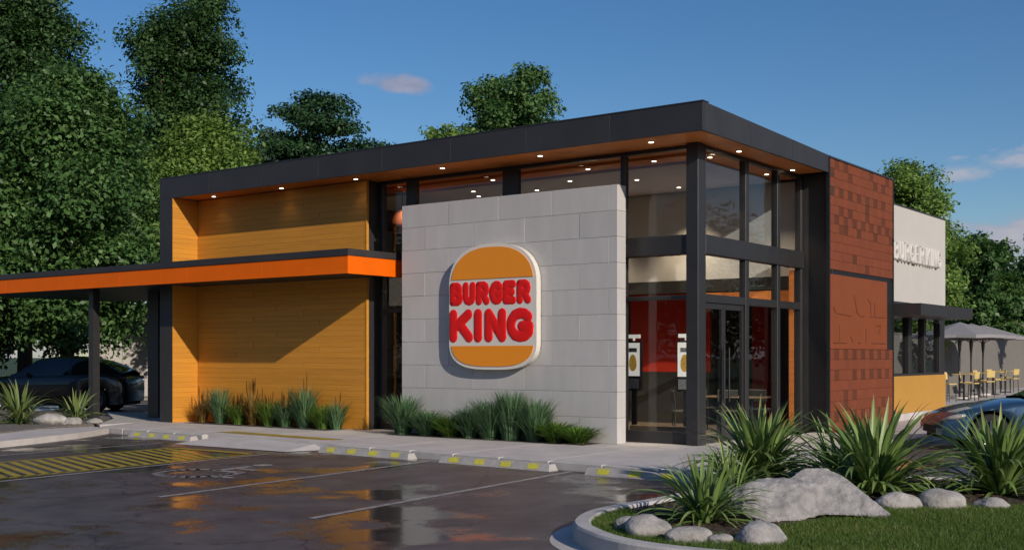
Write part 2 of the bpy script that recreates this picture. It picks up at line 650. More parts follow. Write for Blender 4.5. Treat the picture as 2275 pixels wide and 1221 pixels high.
def bevbox(dx, dy, dz, b, mt, key=''):
    """bevelled box mesh centred on its own origin (shared between equal calls)"""
    k = (round(dx, 4), round(dy, 4), round(dz, 4), b, mt.name, key)
    if k in _bev:
        return _bev[k]
    bm = bmesh.new()
    bmesh.ops.create_cube(bm, size=1.0)
    for v_ in bm.verts:
        v_.co = Vector((v_.co.x * dx, v_.co.y * dy, v_.co.z * dz))
    bmesh.ops.bevel(bm, geom=list(bm.edges), offset=b, segments=1, affect='EDGES')
    me = bpy.data.meshes.new('piece')
    bm.to_mesh(me)
    bm.free()
    me.materials.append(mt)
    _bev[k] = me
    return me


def piece(name, x0, x1, y0, y1, z0, z1, b, mt, parent):
    return obj(name, bevbox(x1 - x0, y1 - y0, z1 - z0, b, mt), parent, ((x0 + x1) / 2, (y0 + y1) / 2, (z0 + z1) / 2))


def fast_mesh(name, V, F4, mt, attr=None, smooth=False):
    """big meshes from numpy: V (n,3), F4 (m,k) polygons of one size"""
    me = bpy.data.meshes.new(name)
    m, k = F4.shape
    me.vertices.add(len(V))
    me.vertices.foreach_set('co', V.astype(np.float32).ravel())
    me.loops.add(m * k)
    me.loops.foreach_set('vertex_index', F4.astype(np.int32).ravel())
    me.polygons.add(m)
    me.polygons.foreach_set('loop_start', np.arange(0, m * k, k, dtype=np.int32))
    me.update(calc_edges=True)
    if smooth:
        me.polygons.foreach_set('use_smooth', np.ones(m, dtype=bool))
    me.materials.append(mt)
    if attr is not None:
        a = me.attributes.new('leafvar', 'FLOAT', 'FACE')
        a.data.foreach_set('value', attr.astype(np.float32))
    return me


def copy_tree(o, parent=None):
    c = o.copy()
    COL.objects.link(c)
    c.parent = parent
    for ch in list(o.children):
        copy_tree(ch, c)
    return c


# ------------------------------------------------------------------ ground and pavings
struct('ground', MB().quad((-900, -900, -0.135), (900, -900, -0.135), (900, 900, -0.135), (-900, 900, -0.135)), GRASSGROUND)
struct('car_park', MB().quad((-45, -60, -0.12), (60, -60, -0.12), (60, 21, -0.12), (-45, 21, -0.12)), ASPH)


def edge_y(x):
    return -3.62 - 0.0746 * (x + 4.35)


wk = [(-13.6, edge_y(-13.6) + 0.05), (-9.4, edge_y(-9.4)), (-6.2, edge_y(-6.2)), (2.3, edge_y(2.3)), (2.75, -4.0), (2.8, -3.4), (2.5, 0), (2.5, 15.0),
      (6, 18), (6, 62), (-14, 62), (-14, 15.5), (0.2, 15.5), (0.2, 2), (-14.2, 2), (-14.6, 0.6), (-14.4, -1.2)]
walk = struct('walkway', MB().prism(wk, -0.13, 0.0), CONC)
# kerb stones along the front edge, each its own piece
n_k = 0
x = -13.4
while x < 2.2:
    x1 = min(x + 0.98, 2.25)
    if not (x1 > -8.95 and x < -6.1):
        xm = (x + x1) / 2
        k = obj('kerb_stone', bevbox(x1 - x - 0.012, 0.15, 0.135, 0.012, KERB), walk, (xm, edge_y(xm) - 0.055, -0.062))
        k.rotation_euler = (0, 0, -0.075)
    x += 1.0
# paving joints of the walkway: saw-cut grooves are shown as narrow darker strips of the slab
for xx in np.arange(-12, 2, 1.9):
    part('expansion_joint', MB().box(xx, xx + 0.012, edge_y(xx) + 0.04, -1.15, -0.01, 0.0025), JOINT, walk)
# ramp to the access aisle
rp = MB()
yb = edge_y(-7.5) + 0.25
rv = [(-8.9, yb, 0.004), (-6.15, yb, 0.004), (-6.0, yb - 1.15, -0.112), (-9.15, yb - 1.15, -0.112)]
rp.poly(list(reversed(rv)))
rp.poly([rv[1], (-5.72, yb - 0.25, -0.118), rv[2]][::-1])
rp.poly([rv[0], rv[3], (-9.45, yb - 0.25, -0.118)][::-1])
struct('kerb_ramp', rp, CONC_LIGHT)
part('yellow_warning_strip', MB().quad((-9.9, yb + 0.50, 0.004), (-6.3, yb + 0.20, 0.004), (-6.2, yb + 0.56, 0.004), (-9.7, yb + 0.86, 0.004)), PAINTY, walk)

Z1 = -0.116
lot = bpy.data.objects['car_park']


def line_paint(name, a, b, w, mt):
    a, b = Vector((*a, Z1)), Vector((*b, Z1))
    d = (b - a).normalized()
    n = Vector((-d.y, d.x, 0)) * (w / 2)
    return part(name, MB().quad(tuple(a - n), tuple(b - n), tuple(b + n), tuple(a + n)), mt, lot)


line_paint('bay_line', (-2.25, -9.75), (-2.77, -4.05), 0.10, PAINTW)
line_paint('bay_line', (0.60, -9.95), (0.06, -4.15), 0.10, PAINTW)
line_paint('bay_line', (-5.45, -10.3), (-5.95, -4.7), 0.10, PAINTW)
line_paint('bay_line', (-9.35, -9.2), (-9.6, -4.2), 0.09, PAINTW)
# yellow hatched access aisle
for k in range(30):
    y = -5.05 - k * 0.23
    if y < -11.6:
        break
    a, b = (-8.35 + 0.02 * k, y), (-6.15 + 0.02 * k, y - 0.72)
    line_paint('aisle_hatch', a, b, 0.12, PAINTY)
line_paint('aisle_edge', (-6.10, -4.95), (-5.72, -11.5), 0.11, PAINTY)
line_paint('aisle_edge', (-8.42, -4.95), (-7.95, -11.5), 0.11, PAINTY)
part('aisle_solid_end', MB().quad((-8.3, -5.0, Z1 + .004), (-6.2, -5.0, Z1 + .004), (-6.2, -4.82, Z1 + .004), (-8.3, -4.82, Z1 + .004)), PAINTY, lot)
# wheelchair symbol painted in the bay
sy = MB()
cx_, cy_, s_ = -4.25, -7.2, 1.15


def seg2(pts, w):
    for a, b in zip(pts[:-1], pts[1:]):
        a, b = Vector(a), Vector(b)
        d = (b - a)
        if d.length < 1e-6:
            continue
        d.normalize()
        n = Vector((-d.y, d.x)) * (w / 2)
        a = a - d * w * 0.2
        b = b + d * w * 0.2
        q = [a - n, b - n, b + n, a + n]
        sy.poly([(cx_ + p.x * s_, cy_ + p.y * s_, Z1) for p in q])


arc = [(0.48 * math.cos(t), -0.35 + 0.48 * math.sin(t)) for t in np.linspace(R(125), R(385), 18)]
seg2(arc, 0.13)
seg2([(-0.12, 0.62), (-0.06, 0.02), (0.42, 0.02)], 0.13)
seg2([(-0.02, 0.34), (0.34, 0.34)], 0.11)
seg2([(0.42, 0.02), (0.62, -0.52), (0.80, -0.46)], 0.12)
sy.poly([(cx_ + (-0.12 + 0.14 * math.cos(t)) * s_, cy_ + (0.86 + 0.14 * math.sin(t)) * s_, Z1 + 0.001) for t in np.linspace(0, 2 * math.pi, 14, endpoint=False)])
part('wheelchair_symbol', sy, PAINTW, lot)

# wheel stops: concrete bars with yellow marks
stop_me = None
for i, (xc, lab) in enumerate([(-10.6, 'concrete wheel stop with four yellow marks near the wooden wall, farthest left'),
                               (-4.35, 'concrete wheel stop with four yellow marks beside the kerb ramp'),
                               (-1.35, 'concrete wheel stop with four yellow marks in the middle parking bay'),
                               (1.6, 'concrete wheel stop with yellow marks half hidden by the island plants')]):
    yy = edge_y(xc) - 0.31
    t_ = thing('wheel_stop', lab, 'wheel stop', (xc, yy, -0.12), -0.075, 'wheel stops along the walkway')
    m_ = MB()
    m_.v = [(-1.15, -0.11, 0), (1.15, -0.11, 0), (1.15, 0.11, 0), (-1.15, 0.11, 0), (-1.12, -0.065, 0.10), (1.12, -0.065, 0.10), (1.12, 0.075, 0.10), (-1.12, 0.075, 0.10)]
    m_.f = [(0, 3, 2, 1), (4, 5, 6, 7), (0, 1, 5, 4), (1, 2, 6, 5), (2, 3, 7, 6), (3, 0, 4, 7)]
    part('bar', m_, STOPBAR, t_)
    for j in range(4):
        xs = -0.83 + j * 0.55
        y0, z0, y1, z1 = -0.1 - 0.004, 0.022, -0.067 - 0.004, 0.0945
        p = MB()
        p.v = [(xs - .105, y0, z0), (xs + .105, y0, z0), (xs + .105, y1, z1), (xs - .105, y1, z1), (xs + .105, 0.02, 0.104), (xs - .105, 0.02, 0.104)]
        p.f = [(0, 1, 2, 3), (3, 2, 4, 5)]
        part('yellow_mark', p, STOPY, t_)


# ------------------------------------------------------------------ the restaurant
B = thing('restaurant_building', 'single-storey restaurant with dark flat roof edge, orange timber and grey block walls', 'building')
ZS, ZT = 5.385, 5.872
XL, XI, XR = -14.02, -13.552, 0.605
YF, YW = -0.989, -0.243
X2, Y2 = -0.10, 0.22          # glass lines
# roof and core
part('roof', MB().box(XL + 0.05, XR - 0.05, YF + 0.06, 8.6, 5.45, 5.62), DARK, B)
part('soffit', MB().box(XI + 0.003, XR - 0.03, YF + 0.03, 0.9, ZS + 0.02, ZS + 0.06).box(-0.6, XR - 0.03, 0.9, 4.61, ZS + 0.02, ZS + 0.06), SOFFIT, B)
fa = part('roof_edge', MB().box(XL + 0.06, XR - 0.055, YF + 0.045, YF + 0.09, ZS + 0.03, ZT - 0.05)
          .box(XR - 0.09, XR - 0.052, YF + 0.09, 4.6, ZS + 0.03, 5.66), BLACK, B)
npan = 8
w = (XR - XL) / npan
for i in range(npan):
    x0, x1 = XL + i * w, XL + (i + 1) * w
    piece('fascia_panel', x0 + 0.004, x1 - 0.004, YF, YF + 0.04, ZS, ZT, 0.0015, FASCIA, fa)
ys = np.linspace(YF, 4.614, 4)
for i in range(3):
    a, b = ys[i] + (0.044 if i == 0 else 0.004), ys[i + 1] - 0.004
    za, zb = [ZT - 0.13 * (q - YF) / 5.6 for q in (a, b)]
    m_ = MB()
    m_.v = [(XR - .05, a, ZS), (XR, a, ZS), (XR, b, ZS), (XR - .05, b, ZS), (XR - .05, a, za), (XR, a, za), (XR, b, zb), (XR - .05, b, zb)]
    m_.f = [(0, 3, 2, 1), (4, 5, 6, 7), (0, 1, 5, 4), (1, 2, 6, 5), (2, 3, 7, 6), (3, 0, 4, 7)]
    part('fascia_panel', m_, FASCIA, fa)
part('coping', MB().box(XL - 0.01, XR + 0.008, YF - 0.01, YF + 0.2, ZT, ZT + 0.022), DARK, fa)
# left end pier
pier = part('end_pier', MB().box(XL, XI, YF + 0.003, 0.3, 0.0, ZS - 0.003), FASCIA, B)
part('rear_core', MB().box(XL + 0.02, -10.52, 0.02, 8.6, 0.0, 5.44).box(-10.518, -8.035, 0.02, 0.12, 0.0, 5.44), INTDARK, B)

# timber wall with planks
ww = part('timber_wall', MB().box(XI + 0.002, -7.87, YW + 0.03, YW + 0.06, 0.0, ZS + 0.01).box(XI + 0.0005, XI + 0.012, YF + 0.05, YW + 0.02, 0.0, ZS), WOODBACK, B)
random.seed(4)
ph = 0.1196
nrow = int(ZS / ph)
ph = ZS / nrow
for r in range(nrow):
    z0, z1 = r * ph + 0.001, (r + 1) * ph - 0.001
    L0, L1 = XI + 0.03, -7.875
    cut = L0 + (L1 - L0) * [0.36, 0.66, 0.50, 0.25, 0.75][r % 5]
    for a, b in ((L0, cut - 0.002), (cut + 0.002, L1)):
        d = random.uniform(-0.0015, 0.0015)
        piece('plank', a, b, YW + d, YW + 0.028, z0, z1, 0.0016, WOOD, ww)
    piece('plank', XI + 0.012, XI + 0.03 + random.uniform(-.001, .001), YF + 0.003, YW - 0.003, z0, z1, 0.002, WOOD, ww)
part('corner_trim', MB().box(-7.868, -7.838, YW - 0.012, YW + 0.06, 0.0, ZS), WOOD, ww)
part('jamb', MB().box(-8.03, -7.872, YW + 0.062, Y2 + 0.07, 0.0, ZS + 0.01), DARK, B)

# grey block sign wall
SX0, SX1, SY0, SY1, SZ = -6.595, -1.369, -0.50, -0.20, 4.71
sw = part('block_wall', MB().box(SX0 + 0.015, SX1 - 0.015, SY0 + 0.018, SY1 - 0.015, 0.0, SZ - 0.012), JOINT, B)
rows = 10
rh = SZ / rows
bw = 1.26
for r in range(rows):
    off = 0.0 if r % 2 else -bw / 2
    xs = [SX0]
    q = SX0 + bw + off if off == 0 else SX0 + bw / 2
    while q < SX1 - 0.15:
        xs.append(q)
        q += bw
    xs.append(SX1)
    for a, b in zip(xs[:-1], xs[1:]):
        d = random.uniform(-0.0025, 0.0025)
        piece('block', a + 0.002, b - 0.002, SY0 + d, SY1, r * rh + 0.002, (r + 1) * rh - 0.002, 0.004, BLOCK, sw)

# glazing, facade towards the car park
def frame(name, x0, x1, y0, y1, z0, z1, parent, mt=DARK):
    return piece(name, x0, x1, y0, y1, z0, z1, 0.006, mt, parent)


ga = part('front_glazing', MB().box(-7.83, -0.242, Y2 - 0.06, Y2 + 0.06, ZS - 0.05, ZS + 0.015), DARK, B)
zt_ = ZS - 0.052
part('upstand', MB().box(-6.84, -1.70, Y2 - 0.03, Y2 + 0.05, 0.0, 4.25), DARK, ga)
for a, b in ((-7.836, -7.74), (-7.06, -6.80), (-4.47, -4.10), (-1.70, -1.60)):
    frame('mullion', a, b, Y2 - 0.07, Y2 + 0.07, 0.0 if a < -7.1 or a > -2 else 4.252, zt_, ga)


def pane(name, x0, x1, y, z0, z1, parent):
    return part(name, MB().box(x0, x1, y - 0.006, y + 0.006, z0, z1), GLASS, parent)


pane('pane', -7.738, -7.062, Y2, 2.62, zt_, ga)
pane('pane', -7.738, -7.062, Y2, 0.14, 2.54, ga)
frame('transom', -7.738, -7.062, Y2 - 0.05, Y2 + 0.05, 2.542, 2.618, ga)
frame('sill', -7.738, -6.865, Y2 - 0.06, Y2 + 0.06, 0.0, 0.138, ga)
frame('mullion', -7.06, -6.865, Y2 - 0.065, Y2 + 0.065, 0.14, 4.25, ga)
pane('pane', -6.798, -4.472, Y2, 4.254, zt_, ga)
pane('pane', -4.098, -1.702, Y2, 4.254, zt_, ga)
pane('pane', -1.598, -0.245, Y2, 3.782, zt_, ga)
frame('band', -1.70, -0.245, Y2 - 0.17, Y2 + 0.10, 3.43, 3.78, ga)
pane('pane', -1.598, -0.245, Y2, 2.70, 3.428, ga)
frame('transom', -1.598, -0.245, Y2 - 0.06, Y2 + 0.06, 2.622, 2.698, ga)
pane('pane', -1.598, -0.245, Y2, 0.222, 2.62, ga)
frame('sill', -1.598, -0.245, Y2 - 0.075, Y2 + 0.075, 0.0, 0.22, ga)
# corner post
frame('corner_post', -0.24, 0.0, 0.0, 0.30, 0.0, ZS + 0.015, B)

# glazing, facade towards the plaza
gb = part('entrance_glazing', MB().box(X2 - 0.06, X2 + 0.06, 0.302, 4.80, ZS - 0.05, ZS + 0.015), DARK, B)


def paneb(name, y0, y1, z0, z1, parent, x=X2):
    return part(name, MB().box(x - 0.006, x + 0.006, y0, y1, z0, z1), GLASS, parent)


frame('band', X2 - 0.10, X2 + 0.10, 0.302, 4.80, 3.44, 3.785, gb)
for a, b in ((2.02, 2.17), (3.50, 3.64), (4.70, 4.80)):
    frame('mullion', X2 - 0.07, X2 + 0.07, a, b, 3.787, zt_, gb)
    frame('mullion', X2 - 0.07, X2 + 0.07, a, b, 0.0, 3.438, gb)
for a, b in ((0.302, 2.018), (2.172, 3.498), (3.642, 4.698)):
    paneb('pane', a, b, 3.787, zt_, gb)
    frame('transom', X2 - 0.06, X2 + 0.06, a, b, 2.57, 2.72, gb)
    paneb('pane', a, b, 2.722, 3.438, gb)
for a, b in ((2.172, 3.498), (3.642, 4.698)):
    paneb('pane', a, b, 0.142, 2.568, gb)
    frame('sill', X2 - 0.06, X2 + 0.06, a, b, 0.0, 0.14, gb)
for a, b, hy in ((0.306, 1.158, 1.06), (1.162, 2.014, 1.26)):
    d = part('door', MB().box(X2 - .025, X2 + .025, a, b, 0.012, 0.16).box(X2 - .025, X2 + .025, a, b, 2.46, 2.565)
             .box(X2 - .025, X2 + .025, a, a + 0.075, 0.162, 2.458).box(X2 - .025, X2 + .025, b - 0.075, b, 0.162, 2.458), DARK, gb)
    paneb('pane', a + 0.076, b - 0.076, 0.162, 2.458, d)
    part('handle', MB().tube([(X2 + 0.09, hy, 0.75), (X2 + 0.09, hy, 1.75)], 0.018, 10).tube([(X2, hy, 0.85), (X2 + 0.09, hy, 0.85)], 0.01, 6)
         .tube([(X2, hy, 1.65), (X2 + 0.09, hy, 1.65)], 0.01, 6), BLACK, d)
part('jamb_wall', MB().box(X2 - 0.06, XR - 0.003, 4.802, 4.86, 0.0, ZS + 0.015), FASCIA, B)

# terracotta brick block
bk = part('brick_wall', MB().box(-0.1, XR - 0.035, 4.862, 8.62, 0.0, 5.66), MORTAR, B)
part('brick_coping', MB().box(-0.1, XR + 0.02, 4.62, 8.665, 5.70, 5.735), DARK, bk)
part('edge_trim', MB().box(XR - 0.05, XR + 0.014, 4.618, 4.672, 0.0, 5.698).box(XR - 0.05, XR + 0.012, 8.60, 8.655, 0.0, 5.698), BLACK, bk)
random.seed(11)
by0, by1 = 4.675, 8.598
ncol = 15
cw = (by1 - by0) / ncol


def brick_rows(z0, z1, n, darkrow):
    hrow = (z1 - z0) / n
    for r in range(n):
        for c in range(ncol):
            dk = ((c + r) % 2 == 0 and random.random() < darkrow.get(r, 0.0)) or random.random() < 0.02
            dep = -0.006 if dk else random.uniform(-0.001, 0.001)
            mt = TERRAD if dk else TERRA
            piece('brick', XR - 0.036, XR + round(dep, 3), by0 + c * cw + 0.002, by0 + (c + 1) * cw - 0.002, z0 + r * hrow + 0.002, z0 + (r + 1) * hrow - 0.002, 0.003, mt, bk)


brick_rows(3.40, 5.695, 12, {11: 0.7, 10: 0.75, 8: 0.85, 6: 0.3, 5: 0.9, 4: 0.85})
brick_rows(0.0, 1.74, 8, {7: 0.9, 5: 0.95, 3: 0.6, 2: 0.4, 1: 0.6})
part('joint_channel', MB().box(XR - 0.06, XR - 0.02, by0, by1, 3.30, 3.398), BLACK, bk)
panel = piece('relief_panel', XR - 0.035, XR + 0.004, by0 + 0.003, 8.20, 1.745, 3.30, 0.006, TERRAP, bk)
part('side_channel', MB().box(XR - 0.05, XR - 0.002, 8.203, 8.598, 1.745, 3.30), BLACK, bk)
# worn relief marks on the panel: low ridges, too faint to read
for (ya, za, yb_, zb_) in [(4.85, 2.62, 5.0, 2.50), (5.05, 2.49, 5.9, 2.45), (6.05, 2.92, 6.25, 2.55), (6.2, 2.55, 6.45, 2.46), (6.55, 2.47, 6.7, 2.47),
                           (6.9, 2.86, 7.1, 2.76), (7.1, 2.76, 7.1, 2.50), (7.35, 2.78, 7.35, 2.5), (7.05, 2.47, 8.05, 2.47),
                           (5.2, 2.26, 5.2, 1.90), (4.85, 1.87, 5.6, 1.87), (5.85, 2.02, 6.0, 1.88), (6.3, 1.88, 6.5, 1.88), (6.8, 2.2, 6.8, 1.88),
                           (7.5, 2.28, 7.75, 2.28), (7.75, 2.28, 7.6, 2.08), (7.15, 1.88, 8.05, 1.88)]:
    part('relief_mark', MB().tube([(XR + 0.004, ya, za), (XR + 0.004, yb_, zb_)], 0.010, 6), TERRAD, bk)

# set-back wing with white box, awning, window band and yellow base
WX = 0.30
part('wing_wall', MB().box(-3.0, WX, 8.68, 13.82, 2.93, 5.27), WHITEWALL, B)
part('wing_coping', MB().box(-3.0, WX + 0.02, 8.68, 13.84, 5.272, 5.30), DARK, B)
part('yellow_base', MB().box(-3.0, WX, 8.68, 13.84, 0.18, 1.10), YELLOWWALL, B)
part('plinth', MB().box(-3.0, WX - 0.02, 8.68, 13.82, 0.0, 0.178), CONC, B)
part('side_awning', MB().box(WX + 0.002, 1.22, 8.72, 13.05, 2.55, 2.825).box(-3.0, WX + 0.0, 8.68, 13.83, 2.64, 2.928), FASCIA, B)
wb = part('window_band', MB().box(-0.02, WX - 0.015, 8.70, 13.80, 1.102, 1.16).box(-0.02, WX - 0.015, 8.70, 13.80, 2.55, 2.638), DARK, B)
for a, b in ((8.70, 8.80), (10.78, 11.02), (12.02, 12.18), (13.35, 13.80)):
    frame('mullion', 0.12, WX - 0.012, a, b, 1.162, 2.548, wb)
for a, b in ((8.802, 10.778), (11.022, 12.018), (12.182, 13.348)):
    paneb('pane', a, b, 1.162, 2.548, wb, x=0.2)

# rear body so that the roof line closes behind
part('rear_wall', MB().box(-14.0, -3.02, 8.62, 13.8, 0.0, 5.2), WHITEWALL, B)

# interior
part('interior_floor', MB().box(-10.5, -0.17, 0.30, 8.6, -0.02, 0.012), INTFLOOR, B)
part('interior_ceiling', MB().box(-10.5, -0.62, 1.45, 4.79, 5.30, 5.383).box(-10.5, -0.62, 5.03, 8.6, 5.30, 5.383), INTCEIL, B)
part('ceiling_timber_border', MB().box(-10.5, -0.62, 0.902, 1.448, 5.352, 5.40).box(-0.618, -0.17, 0.902, 4.79, 5.34, 5.40), SOFFIT, B)
part('white_bulkhead', MB().box(-10.5, -0.165, 4.862, 5.0, 3.30, 5.298), INTWHITE, B)
part('bulkhead_trim', MB().box(-10.5, -0.165, 4.80, 5.02, 3.02, 3.298), INTDARK, B)
part('interior_back_wall', MB().box(-10.5, -0.17, 8.4, 8.6, 0.012, 5.29), INTBROWN, B)
part('interior_side_wall', MB().box(-10.5, -10.42, 0.32, 8.4, 0.012, 5.29), INTDARK, B)
part('red_feature_wall', MB().box(-4.9, -2.75, 5.9, 6.0, 1.22, 3.3), REDWALL, B)
part('dark_wainscot', MB().box(-4.9, -2.75, 5.86, 6.02, 0.012, 1.218), INTDARK, B)
part('timber_shelf', MB().box(-2.7, -0.17, 4.81, 5.01, 2.72, 3.0), SOFFIT, B)
part('timber_post', MB().box(-0.30, -0.19, 4.70, 4.79, 0.012, 3.4), SOFFIT, B)
part('orange_column', MB().box(-2.3, -1.9, 7.2, 7.6, 0.012, 3.0), REDWALL, B)
part('window_board', MB().box(-1.59, -0.34, 0.30, 0.62, 0.012, 0.30), INTBROWN, B)

# downlights: trim ring + glowing lens + a small spot lamp each
def downlight(x, y, z, power):
    t_ = part('downlight', MB().tube([(x, y, z - 0.012), (x, y, z + 0.03)], 0.062, 16), METAL, B)
    part('lens', MB().tube([(x, y, z - 0.018), (x, y, z - 0.010)], 0.045, 14), LAMPGLOW, t_)
    if power:
        l = bpy.data.lights.new('downlight_lamp', 'SPOT')
        l.energy = power
        l.spot_size = R(95)
        l.spot_blend = 0.6
        l.color = (1.0, 0.78, 0.52)
        l.shadow_soft_size = 0.06
        obj('downlight_lamp', l, t_, (x, y, z - 0.03))


for x, y in ((-12.58, -0.52), (-10.25, -0.5), (-7.94, -0.48), (-5.5, -0.5), (-3.08, -0.5), (-0.68, -0.48), (0.17, 1.3), (0.1, 3.95)):
    downlight(x, y, ZS + 0.02, 2.5)
for x, y in ((-7.7, 1.05), (-5.4, 1.05), (-3.0, 1.05), (-1.46, 1.0), (-0.40, 1.25), (-0.40, 3.8)):
    downlight(x, y, 5.345, 130)
for x, y in ((-7.0, 2.6), (-5.35, 2.6), (-4.0, 1.9), (-2.78, 2.6), (-1.5, 2.9), (-5.3, 4.1), (-2.6, 4.1), (-6.6, 1.9)):
    downlight(x, y, 5.30, 260)

# ------------------------------------------------------------------ drive-through canopy
CN = thing('drive_through_canopy', 'flat canopy with bright orange front edge reaching over the lane', 'canopy')
CX0, CX1, CY0, CY1 = -22.0, -6.88, -1.8, 3.2
oc = part('orange_edge', MB().box(CX0, CX1 - 0.031, CY0 + 0.012, CY0 + 0.03, 3.265, 3.605), BLACK, CN)
np_ = 6
for k in range(np_):
    wp = (CX1 - 0.031 - CX0) / np_
    piece('edge_panel', CX0 + k * wp + 0.002, CX0 + (k + 1) * wp - 0.002, CY0, CY0 + 0.012, 3.255, 3.615, 0.003, ORANGE, oc)
part('orange_end', MB().box(CX1 - 0.03, CX1, CY0, 0.12, 3.255, 3.615), ORANGE, CN)
part('top_trim', MB().box(CX0, CX1 + 0.02, CY0 - 0.02, -0.26, 3.618, 3.755).box(CX0, XL - 0.01, -0.258, CY1, 3.618, 3.755).box(-7.82, CX1 + 0.02, -0.258, 0.13, 3.618, 3.755), FASCIA, CN)
part('deck', MB().box(CX0, CX1 - 0.032, CY0 + 0.032, -0.255, 3.29, 3.616).box(CX0, XL - 0.01, -0.253, CY1, 3.29, 3.616), BLACK, CN)
for x, y, w_ in ((-16.25, -1.3, 0.095), (-16.15, 0.6, 0.22), (-21.4, -1.3, 0.14)):
    part('post', MB().box(x - w_, x + w_, y - w_, y + w_, -0.12, 3.288), DARK, CN)

# ------------------------------------------------------------------ round logo sign
sg0, sg1 = -5.188, -3.050
sgz0, sgz1 = 1.332, 3.782
scx = (sg0 + sg1) / 2
hw = (sg1 - sg0) / 2


def sign_outline(inset, n=26):
    """burger-shaped outline: domed top, flatter rounded bottom"""
    a = hw - inset
    zt0, zb0 = 3.00, 1.87
    top, bot = sgz1 - inset, sgz0 + inset
    pts = []
    for t in np.linspace(0, math.pi, n):
        ct, st = math.cos(t), math.sin(t)
        pts.append((scx + a * math.copysign(abs(ct) ** 0.80, ct), zt0 + (top - zt0) * st ** 0.92))
    for t in np.linspace(0, math.pi, n):
        ct, st = math.cos(t), math.sin(t)
        pts.append((scx - a * math.copysign(abs(ct) ** 0.62, ct), zb0 - (zb0 - bot) * st ** 0.80))
    return pts


SIGN = thing('burger_sign', 'round-cornered burger-shaped sign with red lettering on the grey block wall', 'sign')
FY = -0.662
part('sign_box', MB().prism_xz(sign_outline(0.0), FY, -0.525), SIGNWHITE, SIGN)
part('standoff', MB().box(-4.8, -4.7, -0.526, -0.496, 2.2, 2.3).box(-3.6, -3.5, -0.526, -0.496, 2.2, 2.3), METAL, SIGN)
full = sign_outline(0.065)
ztop, zbot = 3.105, 1.795


def clip(pts, z, above):
    out = []
    n = len(pts)
    for i in range(n):
        a, b = pts[i], pts[(i + 1) % n]
        ia, ib = ((a[1] >= z) == above), ((b[1] >= z) == above)
        if ia:
            out.append(a)
        if ia != ib:
            t = (z - a[1]) / (b[1] - a[1])
            out.append((a[0] + t * (b[0] - a[0]), z))
    res = []
    for p in out:
        if not res or (abs(p[0] - res[-1][0]) + abs(p[1] - res[-1][1])) > 1e-4:
            res.append(p)
    return res


part('top_bun', MB().prism_xz(clip(full, ztop, True), FY - 0.014, FY - 0.001), SIGNORANGE, SIGN)
part('bottom_bun', MB().prism_xz(clip(full, zbot, False), FY - 0.014, FY - 0.001), SIGNORANGE, SIGN)

GL = {
    'B': [[(0, 0), (0, 1)], [(0, 1), (.55, 1), (.76, .90), (.80, .76), (.70, .60), (.50, .53), (0, .53)], [(.5, .53), (.80, .44), (.90, .27), (.82, .09), (.6, 0), (0, 0)]],
    'U': [[(0, 1), (0, .32), (.12, .08), (.42, 0), (.72, .08), (.84, .32), (.84, 1)]],
    'R': [[(0, 0), (0, 1)], [(0, 1), (.58, 1), (.80, .90), (.85, .73), (.78, .56), (.55, .46), (0, .46)], [(.45, .46), (.90, 0)]],
    'G': [[(.86, .84), (.68, .97), (.45, 1), (.2, .92), (.04, .72), (0, .48), (.06, .24), (.22, .06), (.46, 0), (.72, .04), (.90, .20), (.92, .44), (.56, .44)]],
    'E': [[(.78, 1), (0, 1), (0, 0), (.80, 0)], [(0, .51), (.66, .51)]],
    'K': [[(0, 0), (0, 1)], [(.86, 1), (.12, .46)], [(.34, .60), (.90, 0)]],
    'I': [[(0, 0), (0, 1)]],
    'N': [[(0, 0), (0, 1), (.82, 0), (.82, 1)]],
}


def letter(ch, x, z, w_, h_, r, depth, mt, parent, y, name='letter', axis='x', n=12):
    """one puffy letter made of round-ended strokes, flattened towards the face"""
    m_ = MB()
    for st in GL[ch]:
        pts = [(x + p[0] * w_, 0, z + p[1] * h_) for p in st]
        for a, b in zip(pts[:-1], pts[1:]):
            m_.tube([a, b], r, n, cap=False)
        for p in pts:
            m_.sphere(p, r * 1.0, n, 8)
    if axis == 'x':
        m_.v = [(q[0], y + q[1] / r * depth, q[2]) for q in m_.v]
    else:
        m_.v = [(y + q[1] / r * depth, q[0], q[2]) for q in m_.v]
    return part(name, m_, mt, parent, smooth=True)


# BURGER
z0, hgt, r_ = 2.668, 0.308, 0.080
xx = sg0 + 0.10
step = (sg1 - 0.055 - xx) / 6.0
for ch in 'BURGER':
    letter(ch, xx, z0 - 0.0, step * 0.63, hgt, r_, 0.012, SIGNRED, SIGN, FY - 0.004)
    xx += step
# KING
z0, hgt, r_ = 1.968, 0.448, 0.106
tot = (sg1 - 0.16) - (sg0 + 0.115)
pos = {'K': 0.0, 'I': 0.335, 'N': 0.475, 'G': 0.765}
for ch, wd in (('K', 0.44), ('I', 0.3), ('N', 0.40), ('G', 0.47)):
    letter(ch, sg0 + 0.115 + pos[ch] * tot, z0, wd, hgt, r_, 0.014, SIGNRED, SIGN, FY - 0.004)

# white lettering on the wing wall, seen at a flat angle
LT = thing('wall_lettering', 'row of white raised letters on the white box behind the brick block', 'lettering')
y_ = 9.35
wl = 0.36
for ch in 'BURGER KING':
    if ch == ' ':
        y_ += 0.12
        continue
    w_ = 0.02 if ch == 'I' else 0.26
    letter(ch, y_, 3.95, w_, 0.40, 0.045, 0.085, WHITELET, LT, WX + 0.05, axis='y', n=8)
    y_ += w_ + 0.135

